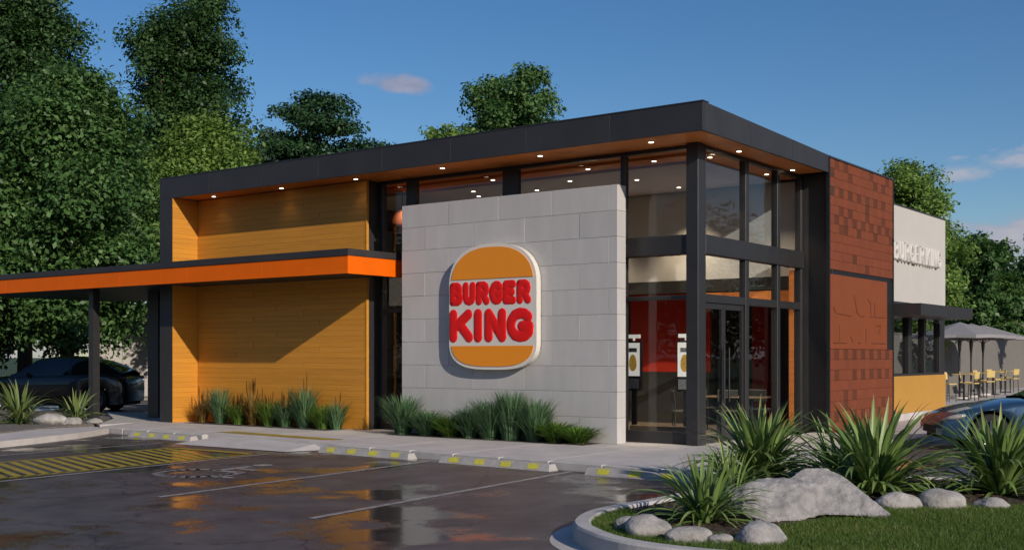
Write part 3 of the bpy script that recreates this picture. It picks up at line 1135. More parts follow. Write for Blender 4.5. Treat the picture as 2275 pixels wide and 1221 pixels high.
# ------------------------------------------------------------------ inside the restaurant: kiosks, tables, chairs
def kiosk(x, y, label):
    t_ = thing('order_kiosk', label, 'kiosk', (x, y, 0.012), 0, 'order kiosks behind the window')
    part('base', MB().box(-0.16, 0.16, -0.10, 0.10, 0.0, 0.04), DARK, t_)
    part('stem', MB().box(-0.05, 0.05, 0.0, 0.05, 0.04, 0.95), DARK, t_)
    part('housing', MB().box(-0.17, 0.17, -0.03, 0.05, 0.92, 1.88), DARK, t_)
    s = part('screen', MB().box(-0.15, 0.15, -0.036, -0.031, 1.20, 1.84), SCREEN, t_)
    part('food_picture', MB().prism_xz([(0.085 * math.cos(a), 1.42 + 0.16 * math.sin(a) * (1.25 if math.sin(a) > 0 else 0.8)) for a in np.linspace(0, 2 * math.pi, 16, endpoint=False)], -0.042, -0.037), PRINT, s)
    part('print_block', MB().box(-0.09, 0.09, -0.042, -0.037, 1.66, 1.74), PRINTG, s)
    part('card_reader', MB().box(-0.13, 0.13, -0.05, -0.031, 0.96, 1.15), PRINTG, t_)
    part('header', MB().box(-0.14, 0.14, -0.03, 0.02, 1.93, 2.0).box(-0.02, 0.02, 0.0, 0.02, 1.88, 1.93), SCREEN, t_)
    return t_


kiosk(-1.88, 0.95, 'lit white order kiosk just inside the window next to the grey block wall')
kiosk(-0.70, 0.85, 'lit white order kiosk just inside the window next to the dark corner post')


def build_chair(name, seat_m, leg_m, hseat=0.46, hback=0.86):
    t_ = obj(name, None)
    obj('seat', bevbox(0.42, 0.42, 0.045, 0.012, seat_m), t_, (0, 0, hseat))
    b_ = obj('backrest', bevbox(0.42, 0.035, 0.26, 0.012, seat_m), t_, (0, 0.20, hback - 0.10))
    b_.rotation_euler = (-0.12, 0, 0)
    for sx in (-1, 1):
        for sy_ in (-1, 1):
            p = [(sx * 0.19, sy_ * 0.19, 0.0), (sx * 0.17, sy_ * 0.17, hseat - 0.02)]
            if sy_ > 0:
                p.append((sx * 0.17, 0.195, hback - 0.12))
            part('leg', MB().tube(p, 0.014, 6), leg_m, t_)
    return t_


def build_table(name, top_m, leg_m, h=0.75, r=0.36):
    t_ = obj(name, None)
    obj('table_top', bevbox(r * 2, r * 2, 0.035, 0.01, top_m), t_, (0, 0, h - 0.018))
    part('stem', MB().tube([(0, 0, 0.03), (0, 0, h - 0.034)], 0.035, 10), leg_m, t_)
    part('base', MB().tube([(0, 0, 0), (0, 0, 0.03)], [0.24, 0.22], 16), leg_m, t_)
    return t_


proto_c = build_chair('dining_chair', INTDARK, BLACK)
proto_t = build_table('dining_table', INTBROWN, BLACK)
spots = [(-1.0, 3.2, 0.4, 'dark dining chair inside, nearest behind the right-hand glass door'), (-1.7, 2.6, 2.2, 'dark dining chair inside, behind the left-hand glass door'),
         (-0.75, 4.2, 3.3, 'dark dining chair inside beside the timber post'), (-1.9, 4.0, 1.1, 'dark dining chair deep inside, behind the middle entrance pane')]
for i, (x, y, a, lab) in enumerate(spots):
    o = proto_c if i == 0 else copy_tree(proto_c)
    o.location = (x, y, 0.012)
    o.rotation_euler = (0, 0, a)
    tag(o, lab, 'chair', 'dining chairs inside the glass entrance')
for i, (x, y, lab) in enumerate([(-1.35, 3.65, 'square dining table inside among the dark chairs'), (-0.62, 3.55, 'square dining table inside close to the entrance panes')]):
    o = proto_t if i == 0 else copy_tree(proto_t)
    o.location = (x, y, 0.012)
    tag(o, lab, 'table', 'dining tables inside the glass entrance')
ct = thing('service_counter', 'dark service counter with lit menu boards seen through the narrow window', 'counter', (-9.4, 3.0, 0.012))
part('counter_body', MB().box(-0.9, 1.8, -0.3, 0.3, 0.0, 1.05), INTDARK, ct)
part('counter_top', MB().box(-0.93, 1.83, -0.34, 0.34, 1.052, 1.10), INTBROWN, ct)
for k in range(3):
    part('menu_board', MB().box(-0.95 + k * 0.62, -0.37 + k * 0.62, 0.2, 0.25, 2.85, 3.55), MENU, ct)
part('board_hanger', MB().box(-0.95, 0.9, 0.21, 0.24, 3.56, 3.64), DARK, ct)
part('board_rod', MB().tube([(-0.8, 0.225, 3.62), (-0.8, 0.225, 5.29)], 0.012, 6).tube([(0.8, 0.225, 3.62), (0.8, 0.225, 5.29)], 0.012, 6), DARK, ct)
part('drinks_machine', MB().box(-0.85, -0.45, -0.2, 0.2, 1.102, 1.75), METAL, ct)
part('till', MB().box(-0.3, 0.05, -0.15, 0.15, 1.102, 1.42), INTDARK, ct)
pd = thing('pendant_lamp', 'orange pendant lamp shade hanging inside the narrow window above the canopy', 'lamp', (-8.15, 1.25, 4.42))
part('shade', MB().tube([(0, 0, 0), (0, 0, 0.18), (0, 0, 0.42), (0, 0, 0.55)], [0.34, 0.32, 0.22, 0.05], 18), TERRAP, pd, True)
part('cable', MB().tube([(0, 0, 0.55), (0, 0, 0.94)], 0.01, 6), BLACK, pd)


# ------------------------------------------------------------------ planted island in front
def smooth_poly(pts, it=2):
    for _ in range(it):
        out = []
        for a, b in zip(pts, pts[1:] + pts[:1]):
            out.append((a[0] * .75 + b[0] * .25, a[1] * .75 + b[1] * .25))
            out.append((a[0] * .25 + b[0] * .75, a[1] * .25 + b[1] * .75))
        pts = out
    return pts


def inset_poly(pts, d):
    out = []
    n = len(pts)
    for i in range(n):
        a, b, c = Vector(pts[i - 1]), Vector(pts[i]), Vector(pts[(i + 1) % n])
        t_ = ((b - a).normalized() + (c - b).normalized()).normalized()
        out.append((b.x - t_.y * d, b.y + t_.x * d))
    return out


def inside(px, py, poly):
    res = np.zeros(px.shape, bool)
    n = len(poly)
    for i in range(n):
        x0, y0 = poly[i]
        x1, y1 = poly[(i + 1) % n]
        if y0 == y1:
            continue
        c = ((y0 > py) != (y1 > py)) & (px < (x1 - x0) * (py - y0) / (y1 - y0) + x0)
        res ^= c
    return res


isl = [(2.95, -4.55), (3.28, -6.2), (3.34, -7.56), (3.26, -8.2), (3.31, -8.85), (3.62, -9.55), (4.1, -9.97), (4.5, -10.2), (4.9, -10.29), (5.4, -10.28),
       (6.4, -10.1), (8.2, -9.6), (12, -8.2), (14, -5), (12.5, -2.2), (7.2, -2.7), (4.3, -3.5), (3.2, -3.95)]
isl = smooth_poly(isl, 2)


def kerb_ring(name, pts, w, z0, z1, mt):
    i1 = inset_poly(pts, 0.02)
    i2 = inset_poly(pts, w - 0.02)
    i3 = inset_poly(pts, w)
    m_ = MB()
    n = len(pts)
    for ring, z in ((pts, z0), (pts, z1 - 0.02), (i1, z1), (i2, z1), (i3, z1 - 0.02), (i3, z0)):
        m_.v += [(p[0], p[1], z) for p in ring]
    for k in range(5):
        for i in range(n):
            a, b = k * n + i, k * n + (i + 1) % n
            m_.f.append((a, b, b + n, a + n))
    o = struct(name, m_, mt, None)
    return i3


inn = kerb_ring('island_kerb', isl, 0.17, -0.12, 0.055, KERB)
gut = inset_poly(isl, -0.22)
mg = MB()
n = len(isl)
mg.v = [(p[0], p[1], -0.112) for p in isl] + [(p[0], p[1], -0.116) for p in gut]
mg.f = [(i + n, (i + 1) % n + n, (i + 1) % n, i) for i in range(n)]
struct('gutter_strip', mg, CONC)
struct('island_soil', MB().poly([(p[0], p[1], 0.02) for p in inset_poly(isl, 0.168)]), EARTH)
bed = [(4.05, -8.95), (4.35, -9.25), (5.15, -9.28), (5.25, -8.3), (5.45, -7.6), (5.35, -6.7), (5.62, -6.35), (6.05, -6.0), (6.55, -5.6), (9, -4.6), (13, -3.2), (12, -2), (4, -3), (2.6, -4), (3.3, -8)]
rng = np.random.default_rng(3)


def blades(n, poly, excl, h, wdt, seed, xlim, ylim, z=0.02, lean=0.5):
    g = np.random.default_rng(seed)
    x = g.uniform(*xlim, n * 3)
    y = g.uniform(*ylim, n * 3)
    k = inside(x, y, poly)
    if excl:
        k &= ~inside(x, y, excl)
    # only what the picture could show, nearer is denser
    x, y = x[k][:n], y[k][:n]
    m = len(x)
    a = g.uniform(0, 2 * np.pi, m)
    hh = h * g.uniform(0.6, 1.25, m)
    dx, dy = np.cos(a), np.sin(a)
    lx, ly = g.normal(0, lean, m) * hh, g.normal(0, lean, m) * hh
    V = np.empty((m, 3, 3))
    V[:, 0] = np.stack([x - dx * wdt, y - dy * wdt, np.full(m, z)], 1)
    V[:, 1] = np.stack([x + dx * wdt, y + dy * wdt, np.full(m, z)], 1)
    V[:, 2] = np.stack([x + lx, y + ly, z + hh], 1)
    patch = 0.5 + 0.5 * np.sin(x * 2.1 + 1.3 * np.sin(y * 1.7)) * np.cos(y * 1.9 + 0.7 * np.sin(x * 2.7))
    var = np.clip(g.uniform(0, 0.75, m) + 0.27 * patch, 0, 1)
    return V.reshape(-1, 3), np.arange(m * 3).reshape(m, 3), var


LAWN = leaf_mat('lawn_blades', (0.050, 0.105, 0.016), (0.165, 0.250, 0.048), 0.4)
_e = LAWN.node_tree.nodes['Color Ramp'].color_ramp
_e.elements[1].position = 0.9
_x = _e.elements.new(0.97)
_x.color = (0.30, 0.24, 0.09, 1)
V, F, A = blades(150000, inn, bed, 0.045, 0.0035, 5, (3.2, 11.5), (-10.4, -3.2))
lw = obj('lawn_grass', fast_mesh('lawn_grass', V, F, LAWN, A))
tag(lw, 'short mown green lawn inside the kerbed island', 'grass')
lw['kind'] = 'stuff'


CHIPS = leaf_mat('bark_chips', (0.030, 0.018, 0.010), (0.150, 0.095, 0.055), 0.0, 0.9)
V, F, A = blades(9000, bed, None, 0.012, 0.016, 15, (2.8, 10), (-9.3, -2.6), 0.022, 2.5)
ch_ = obj('bark_mulch', fast_mesh('bark_mulch', V, F, CHIPS, A))
tag(ch_, 'dark bark mulch spread between the island plants', 'mulch')
ch_['kind'] = 'stuff'


# ------------------------------------------------------------------ stones
def stone(label, x, y, w_, d_, h_, seed, rz=0.0, z=0.02, mt=STONE, name='river_stone', group='pale river stones edging the island bed'):
    g = np.random.default_rng(seed)
    bm = bmesh.new()
    bmesh.ops.create_icosphere(bm, subdivisions=4, radius=1.0)
    ph = g.uniform(0, 6, 9)
    for v_ in bm.verts:
        p = v_.co.copy()
        k = 1 + 0.09 * math.sin(2.3 * p.x + ph[0]) + 0.08 * math.sin(2.9 * p.y + ph[1]) + 0.06 * math.sin(4.1 * p.z + ph[2]) + 0.035 * math.sin(7 * p.x + 5 * p.y + ph[3]) + 0.10 * math.sin(1.7 * p.x - 2.2 * p.y + 1.3 * p.z + ph[4]) + 0.015 * math.sin(13 * p.x + 11 * p.z + ph[5])
        p = p * k
        if p.z < -0.55:
            p.z = -0.55 + (p.z + 0.55) * 0.2
        v_.co = Vector((p.x * w_ / 2, p.y * d_ / 2, p.z * h_ / 1.55))
    zmin = min(v_.co.z for v_ in bm.verts)
    for v_ in bm.verts:
        v_.co.z -= zmin
    me = bpy.data.meshes.new(name)
    bm.to_mesh(me)
    bm.free()
    me.polygons.foreach_set('use_smooth', [True] * len(me.polygons))
    me.materials.append(mt)
    o = obj(name, me, None, (x, y, z - 0.16 * h_), rz)
    return tag(o, label, 'stone', group)


VR = R(36.52)
stone('large round pale stone at the tip of the island beside the kerb', 4.52, -9.62, 0.40, 0.34, 0.20, 1, VR)
stone('small pale stone tucked behind the large round stone at the island tip', 4.17, -9.42, 0.22, 0.2, 0.12, 2, VR)
stone('long flat pale stone in front of the smallest strap-leaf plant', 4.93, -9.72, 0.42, 0.28, 0.12, 3, VR)
stone('small oval pale stone between the flat stone and the lumpy stone', 5.20, -9.62, 0.20, 0.18, 0.095, 4, VR)
stone('lumpy grey stone against the left foot of the big rock', 5.45, -9.40, 0.44, 0.34, 0.21, 5, VR + 0.2, mt=ROCK)
stone('round pale stone just right of the big rock tip', 5.66, -6.45, 0.46, 0.32, 0.17, 6, VR)
stone('widest pale stone in the row on the right of the lawn', 6.06, -6.17, 0.52, 0.36, 0.21, 7, VR)
stone('flat pale stone at the right end of the stone row', 6.45, -5.87, 0.36, 0.26, 0.12, 8, VR)

# big angular rock
CR = Vector((0.8036, 0.5951, 0))
CF = Vector((-0.5951, 0.8036, 0))


def hull(bm_, pts):
    vs = [bm_.verts.new(p) for p in pts]
    r_ = bmesh.ops.convex_hull(bm_, input=vs)
    dead = [g_ for g_ in r_['geom_interior'] if isinstance(g_, bmesh.types.BMVert)]
    bmesh.ops.delete(bm_, geom=dead, context='VERTS')


def rk(a, b, c):
    q = CR * ((a + .72) * 1.13 - .72) + CF * b
    return (q.x, q.y, c * 0.80)


bm = bmesh.new()
hull(bm, [rk(-.72, .05, .0), rk(-.70, .12, .30), rk(-.55, .02, .40), rk(-.40, .20, .44), rk(-.12, .10, .46), rk(.10, .0, .40), rk(.12, -.12, .06), rk(-.15, -.26, -.02),
          rk(-.48, -.34, -.03), rk(-.62, -.18, .10), rk(-.2, .6, .0), rk(-.6, .5, .0), rk(.2, .5, .0), rk(.0, .45, .38)])
me = bpy.data.meshes.new('big_rock')
bm.to_mesh(me)
bm.free()
bm = bmesh.new()
hull(bm, [rk(-.25, .10, .38), rk(.0, .25, .56), rk(.20, .25, .57), rk(.36, .18, .46), rk(.46, .06, .30), rk(.66, -.20, .06), rk(.62, -.16, .0), rk(.30, -.16, .05),
          rk(.05, -.16, .06), rk(-.2, -.02, .06), rk(.3, .6, .0), rk(-.2, .6, .0), rk(.5, .4, .0), rk(.1, .5, .42)])
bm.from_mesh(me)
bm.to_mesh(me)
bm.free()
me.materials.append(ROCK)
rock = obj('big_rock', me, None, (5.13, -7.75, 0.03))
rm = rock.modifiers.new('remesh', 'REMESH')
rm.mode = 'VOXEL'
rm.voxel_size = 0.022
tx = bpy.data.textures.new('rock_relief', 'CLOUDS')
tx.noise_scale = 0.10
tx.noise_depth = 4
dm = rock.modifiers.new('relief', 'DISPLACE')
dm.texture = tx
dm.strength = 0.034
dm.mid_level = 0.55
tag(rock, 'big angular grey rock with a pointed right tip on the lawn', 'rock')

# ------------------------------------------------------------------ strap-leaf plants
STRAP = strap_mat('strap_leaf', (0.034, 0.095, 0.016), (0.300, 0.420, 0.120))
STRAPL = strap_mat('strap_leaf_left_bed', (0.045, 0.100, 0.018), (0.270, 0.330, 0.110))  # yellower leaf tones for the left bed


def strap_mesh(length, width, droop, seed, mt):
    """leaf grows along local +x: rises, arches over; folded along the midrib"""
    g = random.Random(seed)
    n = 9
    V, F, al = [], [], []
    x = z = 0.0
    ang = R(droop[0])
    for i in range(n + 1):
        t = i / n
        wv = 1.35 * width * (0.55 + 0.45 * math.sin(min(1, t * 2.2) * math.pi / 2)) * (1 - t ** 3.0) * 0.5 + 0.001
        side = Vector((-math.sin(ang), 0, math.cos(ang)))
        fold = 0.30 * wv
        tw = 0.25 * math.sin(t * 3 + seed)
        for s in (-1, 0, 1):
            V.append((x + side.x * (fold if s else 0), s * wv + tw * 0.03, z + side.z * (fold if s else 0)))
            al.append(t)
        st = length / n
        x += math.cos(ang) * st
        z += math.sin(ang) * st
        ang -= R(droop[1]) / n * (0.4 + 1.2 * t)
    for i in range(n):
        for s in (0, 1):
            a = i * 3 + s
            F.append((a, a + 3, a + 4, a + 1))
    me = bpy.data.meshes.new('leaf')
    me.from_pydata(V, [], F)
    at = me.attributes.new('along', 'FLOAT', 'POINT')
    at.data.foreach_set('value', al)
    me.polygons.foreach_set('use_smooth', [True] * len(F))
    me.materials.append(mt)
    return me


def leaf_set(mt):
    ms = []
    for k, (lg, wd, st, dr) in enumerate([(1.0, .046, 82, 25), (1.05, .042, 76, 45), (1.1, .046, 68, 70), (1.1, .048, 60, 85), (1.15, .046, 50, 95), (1.05, .044, 42, 95),
                                          (1.0, .044, 34, 90), (0.95, .042, 26, 80), (0.8, .042, 18, 70), (0.7, .04, 72, 130), (0.75, .042, 50, 140), (0.9, .044, 12, 50)]):
        ms.append(strap_mesh(lg, wd, (st, dr), k, mt))
    return ms


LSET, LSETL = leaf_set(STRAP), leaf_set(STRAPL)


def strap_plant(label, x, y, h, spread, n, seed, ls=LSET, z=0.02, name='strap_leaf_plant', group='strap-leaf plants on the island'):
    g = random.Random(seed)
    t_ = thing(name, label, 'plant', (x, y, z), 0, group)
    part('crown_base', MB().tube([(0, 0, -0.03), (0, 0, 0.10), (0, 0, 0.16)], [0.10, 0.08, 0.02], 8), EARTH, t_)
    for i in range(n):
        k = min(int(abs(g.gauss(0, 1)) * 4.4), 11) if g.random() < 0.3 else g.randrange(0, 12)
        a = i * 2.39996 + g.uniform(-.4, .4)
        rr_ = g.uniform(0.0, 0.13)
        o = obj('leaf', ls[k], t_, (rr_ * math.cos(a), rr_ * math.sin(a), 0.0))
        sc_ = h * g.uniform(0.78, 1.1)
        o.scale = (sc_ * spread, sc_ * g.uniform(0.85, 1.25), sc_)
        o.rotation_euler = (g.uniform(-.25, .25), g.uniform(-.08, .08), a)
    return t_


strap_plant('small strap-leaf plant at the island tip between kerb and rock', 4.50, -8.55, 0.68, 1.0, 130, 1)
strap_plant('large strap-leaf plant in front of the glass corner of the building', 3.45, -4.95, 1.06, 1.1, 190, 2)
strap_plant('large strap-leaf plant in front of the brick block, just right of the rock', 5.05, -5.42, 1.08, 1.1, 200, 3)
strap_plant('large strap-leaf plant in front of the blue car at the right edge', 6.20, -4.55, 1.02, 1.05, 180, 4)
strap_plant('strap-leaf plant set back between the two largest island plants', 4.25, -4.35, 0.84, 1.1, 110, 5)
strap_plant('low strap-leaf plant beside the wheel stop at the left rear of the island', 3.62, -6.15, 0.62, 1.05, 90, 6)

# ------------------------------------------------------------------ left planting bed
fp = [(-9.9, -10.2), (-10.75, -7.6), (-11.35, -5.9), (-12.0, -4.5), (-12.85, -3.2), (-13.75, -3.05), (-13.75, -4.4), (-13.0, -5.8), (-12.2, -7.8), (-11.4, -10.4)]
struct('footpath', MB().prism(fp[::-1] if False else fp, -0.13, 0.002), CONC)
bl = [(-11.42, -10.4), (-12.22, -7.8), (-13.02, -5.8), (-13.77, -4.4), (-14.3, -2.6), (-16.6, -0.6), (-20, 0.4), (-26, -1.0), (-26, -10)]
struct('planting_bed', MB().prism(bl[::-1], -0.13, 0.03), mat('bed_gravel', (0.16, 0.145, 0.125), 0.95, 0.35, 14, 0.7, 25))
struct('lane_apron', MB().prism([(-14.6, -1.2), (-14.65, 0.6), (-17.2, 2.2), (-20, 1.6), (-16.6, -0.5), (-14.5, -2.4)][::-1], -0.13, -0.02), CONC_LIGHT)
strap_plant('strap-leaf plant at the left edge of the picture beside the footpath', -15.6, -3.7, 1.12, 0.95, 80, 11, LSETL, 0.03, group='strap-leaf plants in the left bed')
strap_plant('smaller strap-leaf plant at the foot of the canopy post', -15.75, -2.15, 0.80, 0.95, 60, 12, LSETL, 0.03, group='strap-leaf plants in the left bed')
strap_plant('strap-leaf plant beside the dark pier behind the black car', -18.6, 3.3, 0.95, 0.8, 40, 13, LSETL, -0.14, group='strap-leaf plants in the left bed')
for i, (x, y, w_, h_, lab) in enumerate([(-14.9, -3.35, 0.75, 0.26, 'large pale stone in the left bed between the two plants'), (-14.45, -3.1, 0.5, 0.18, 'medium pale stone at the footpath edge of the left bed'),
                                         (-14.35, -2.55, 0.38, 0.13, 'small pale stone in front of the smaller left plant')]):
    stone(lab, x, y, w_, w_ * .7, h_, 30 + i, VR, 0.03, group='pale stones in the left bed')

# ------------------------------------------------------------------ grasses along the walls
GR1 = leaf_mat('blue_green_blades', (0.050, 0.130, 0.060), (0.220, 0.360, 0.170), 0.4)
GR2 = leaf_mat('fresh_green_blades', (0.075, 0.180, 0.025), (0.240, 0.380, 0.075), 0.4)
GR3 = leaf_mat('straw_blades', (0.200, 0.100, 0.020), (0.36, 0.25, 0.08), 0.35)


def tuft(name, label, x, y, h, rad, n, mt, seed, bend=0.35, wd=0.011, group=None, plume=None):
    g = np.random.default_rng(seed)
    a = g.uniform(0, 2 * np.pi, n)
    r0 = rad * 0.35 * np.sqrt(g.uniform(0, 1, n))
    hh = h * g.uniform(0.45, 1.05, n)
    out = g.uniform(0.1, 1.0, n) * rad * (1.3 if bend > .3 else .7)
    V = np.empty((n, 7, 3))
    pa = a + np.pi / 2
    for k, (t, wk_) in enumerate(((0, 1.0), (0.4, 1.0), (0.75, 0.7))):
        cx = r0 * np.cos(a) + out * np.cos(a) * t ** 1.8
        cy = r0 * np.sin(a) + out * np.sin(a) * t ** 1.8
        cz = hh * (t * (1 - bend * 0.3 * t))
        V[:, 2 * k] = np.stack([cx - np.cos(pa) * wd * wk_, cy - np.sin(pa) * wd * wk_, cz], 1)
        V[:, 2 * k + 1] = np.stack([cx + np.cos(pa) * wd * wk_, cy + np.sin(pa) * wd * wk_, cz], 1)
    V[:, 6] = np.stack([r0 * np.cos(a) + out * np.cos(a) * 1.05, r0 * np.sin(a) + out * np.sin(a) * 1.05, hh * (1 - bend * 0.32)], 1)
    i = np.arange(n)[:, None] * 7
    F = np.concatenate([i + np.array([[0, 1, 3, 2]]), i + np.array([[2, 3, 5, 4]]), i + np.array([[4, 5, 6, 6]])])
    F3 = np.concatenate([i + np.array([[0, 1, 3]]), i + np.array([[0, 3, 2]]), i + np.array([[2, 3, 5]]), i + np.array([[2, 5, 4]]), i + np.array([[4, 5, 6]])])
    var = np.tile(g.uniform(0, 1, n), 5)
    t_ = thing(name, label, 'plant', (x, y, 0.0), 0, group)
    obj('foliage', fast_mesh('foliage', V.reshape(-1, 3), F3, mt, var), t_)
    if plume:
        m_ = MB()
        for k in range(plume):
            aa, q = g.uniform(0, 6.28), g.uniform(0, rad * 0.8)
            px_, py_ = q * math.cos(aa), q * math.sin(aa) * 0.5
            hz_ = h * g.uniform(0.95, 1.25)
            m_.tube([(px_ * .4, py_ * .4, 0), (px_ * .8, py_ * .8, hz_ * .6), (px_, py_, hz_ * .75), (px_ * 1.05, py_, hz_ * .88), (px_ * 1.1, py_, hz_)], [.004, .004, .011, .015, .003], 5, False)
        part('plumes', m_, GR3, t_)
    return t_


bedm = part('planting_strip', MB().box(-13.2, -8.4, -0.92, YW - 0.02, -0.01, 0.006).box(-6.5, -1.7, -1.12, SY0 - 0.012, -0.01, 0.006), EARTH, walk)
gp = 'grasses in front of the timber wall'
for i, (x, h, rad, n, mt, pl, lab) in enumerate([
        (-12.95, 0.62, 0.26, 130, GR3, 5, 'thin straw-coloured grass at the left foot of the timber wall'),
        (-12.3, 0.85, 0.34, 240, GR1, 0, 'green grass clump second from the left at the timber wall'),
        (-11.65, 0.50, 0.30, 200, GR2, 7, 'low fresh green clump with tall straw plumes at the timber wall'),
        (-11.15, 0.78, 0.26, 190, GR3, 9, 'tall straw grass left of centre at the timber wall'),
        (-10.6, 0.62, 0.34, 230, GR2, 8, 'green clump with straw plumes at the centre of the timber wall'),
        (-10.05, 0.60, 0.34, 230, GR1, 8, 'dark green clump with straw plumes right of centre at the timber wall'),
        (-9.45, 0.92, 0.36, 270, GR1, 2, 'tallest green grass clump at the timber wall'),
        (-8.85, 0.55, 0.36, 240, GR2, 0, 'wide green clump second from the right at the timber wall'),
        (-8.45, 0.62, 0.28, 170, GR1, 3, 'narrow green grass at the right end of the timber wall')]):
    tuft('grass_clump', lab, x, -0.56, h * 1.16, rad * 1.15, int(n * 1.25), mt, 40 + i, 0.32, 0.010, gp, pl)
gp = 'grasses in front of the grey block wall'
for i, (x, h, rad, n, mt, bd, lab) in enumerate([
        (-6.50, 0.98, 0.36, 330, GR1, .35, 'tall blue-green grass at the left end of the grey block wall'),
        (-5.85, 0.66, 0.36, 300, GR1, .4, 'mid-height blue-green grass second from the left at the block wall'),
        (-5.25, 0.55, 0.36, 320, GR2, .5, 'low fresh green clump under the left edge of the sign'),
        (-4.75, 0.72, 0.34, 300, GR1, .4, 'blue-green grass below the left half of the sign'),
        (-4.25, 0.95, 0.38, 340, GR1, .35, 'tall blue-green grass below the middle of the sign'),
        (-3.75, 1.12, 0.42, 380, GR1, .3, 'tallest blue-green grass below the right half of the sign'),
        (-3.2, 1.0, 0.36, 330, GR1, .35, 'tall blue-green grass right of the sign'),
        (-2.75, 0.52, 0.34, 380, GR2, .6, 'low bright green mound second from the right at the block wall'),
        (-2.25, 0.44, 0.36, 420, GR2, .7, 'lowest bright green mound at the right end of the block wall')]):
    tuft('grass_clump', lab, x + 0.22, -0.82, h * 0.94, rad * 1.2, int(n * 1.8), mt, 60 + i, bd, 0.012, gp)


# ------------------------------------------------------------------ cars
def build_car(name, label, loc, rz, paint, kind, group=None):
    t_ = thing(name, label, 'car', loc, rz, group)
    if kind == 'suv':
        L, W = 4.75, 0.96
        hood = [(0, .62), (.12, .86), (.6, 1.00), (1.45, 1.08), (4.5, 1.12), (4.75, .95)]
        belt = [(0, .55), (.15, .78), (.7, .94), (1.6, 1.02), (4.3, 1.10), (4.6, 1.02), (4.75, .85)]
        roof = [(1.35, 1.06), (2.05, 1.52), (2.5, 1.60), (3.2, 1.60), (3.8, 1.50), (4.3, 1.32), (4.62, 1.10)]
        xf, xr, wr = 0.92, 3.82, 0.37
    else:
        L, W = 4.5, 0.92
        hood = [(0, .52), (.10, .66), (.35, .76), (1.3, .93), (4.2, 1.00), (4.5, .85)]
        belt = [(0, .46), (.12, .60), (.5, .74), (1.5, .88), (4.1, .96), (4.35, .90), (4.5, .72)]
        roof = [(1.62, .93), (2.35, 1.30), (2.8, 1.40), (3.2, 1.40), (3.8, 1.26), (4.3, 1.0)]
        xf, xr, wr = 0.86, 3.52, 0.34
    Ra = wr + 0.055
    xs = sorted(set([round(q, 4) for q in np.linspace(0, L, 60)] + [round(c + Ra * math.cos(t), 4) for c in (xf, xr) for t in np.linspace(0.02, math.pi - 0.02, 15)]))
    ip = lambda q, tab: float(np.interp(q, [a[0] for a in tab], [a[1] for a in tab]))

    def smooth_ip(q, tab):
        return sum(ip(q + d, tab) * w_ for d, w_ in ((-.08, .25), (0, .5), (.08, .25)))

    def wid(q):
        e = min(q, L - q)
        return W * (0.80 + 0.20 * min(1, (e / 0.55)) ** 0.5)

    def low(q):
        for c in (xf, xr):
            if abs(q - c) < Ra:
                return wr + math.sqrt(Ra * Ra - (q - c) ** 2)
        e = min(q, L - q)
        return 0.22 + 0.08 * max(0, 1 - e / 0.3)
    V, F = [], []
    nr = 8
    for q in xs:
        w_, zl, zb, zt_2 = wid(q), low(q), smooth_ip(q, belt), smooth_ip(q, hood)
        zl = min(zl, zb - 0.02)
        prof = [(w_ * .955, zl), (w_ * .985, zl + (zb - zl) * .35), (w_, zl + (zb - zl) * .62), (w_ * .985, zb - .05), (w_ * .95, zb), (w_ * .80, zb + (zt_2 - zb) * .55), (w_ * .4, zt_2), (0, zt_2 + .012)]
        for s in (1, -1):
            V += [(L / 2 - q, s * p[0], p[1]) for p in prof]
    m = 2 * nr
    for i in range(len(xs) - 1):
        for s in range(2):
            for k in range(nr - 1):
                a = i * m + s * nr + k
                f_ = (a, a + 1, a + 1 + m, a + m)
                F.append(f_ if s == 0 else f_[::-1])
    for i, rev in ((0, False), (len(xs) - 1, True)):
        b_ = i * m
        for k in range(nr - 1):
            f_ = (b_ + k, b_ + nr + k, b_ + nr + k + 1, b_ + k + 1)
            F.append(f_[::-1] if rev else f_)
    mb = MB()
    mb.v, mb.f = V, F
    body = part('body', mb, paint, t_, True)
    part('underbody', MB().box(-L / 2 + .12, L / 2 - .12, -W * .80, W * .80, .20, .60), RUBBER, t_)
    # greenhouse
    x0, x1 = roof[0][0], roof[-1][0]
    gs = np.linspace(x0, x1, 34)
    Vg = []
    ng = 6
    for q in gs:
        zr = smooth_ip(min(max(q, x0 + .08), x1 - .08), roof)
        zb = smooth_ip(q, belt) - 0.015
        zr = max(zr, zb + .03)
        k = min(1.0, (zr - zb) / 0.45)
        gw = wid(q) * .935
        tw = gw - 0.20 * k
        prof = [(gw, zb), (gw - (gw - tw) * .55, zb + (zr - zb) * .6), (tw, zr - .05 * k), (tw * .90, zr - .012), (tw * .5, zr + .008), (0, zr + .012)]
        for s in (1, -1):
            Vg += [(L / 2 - q, s * p[0], p[1]) for p in prof]
    mg_ = 2 * ng
    gF, rF = [], []
    top_x0, top_x1 = roof[1][0] + .05, roof[-3][0]
    for i in range(len(gs) - 1):
        qm = (gs[i] + gs[i + 1]) / 2
        for s in range(2):
            for k in range(ng - 1):
                a = i * mg_ + s * ng + k
                f_ = (a, a + 1, a + 1 + mg_, a + mg_)
                f_ = f_ if s == 0 else f_[::-1]
                side = k < 2
                if side:
                    pill = abs(qm - (x0 + x1) / 2 - .1) < .05 or qm < x0 + .28 or qm > x1 - .42
                    (rF if pill else gF).append(f_)
                elif k == 2:
                    rF.append(f_)
                else:
                    (rF if top_x0 < qm < top_x1 else gF).append(f_)
    for nm, ff, mt in (('windows', gF, CARGLASS), ('roof', rF, paint)):
        q = MB()
        q.v, q.f = Vg, ff
        part(nm, q, mt, t_, True)
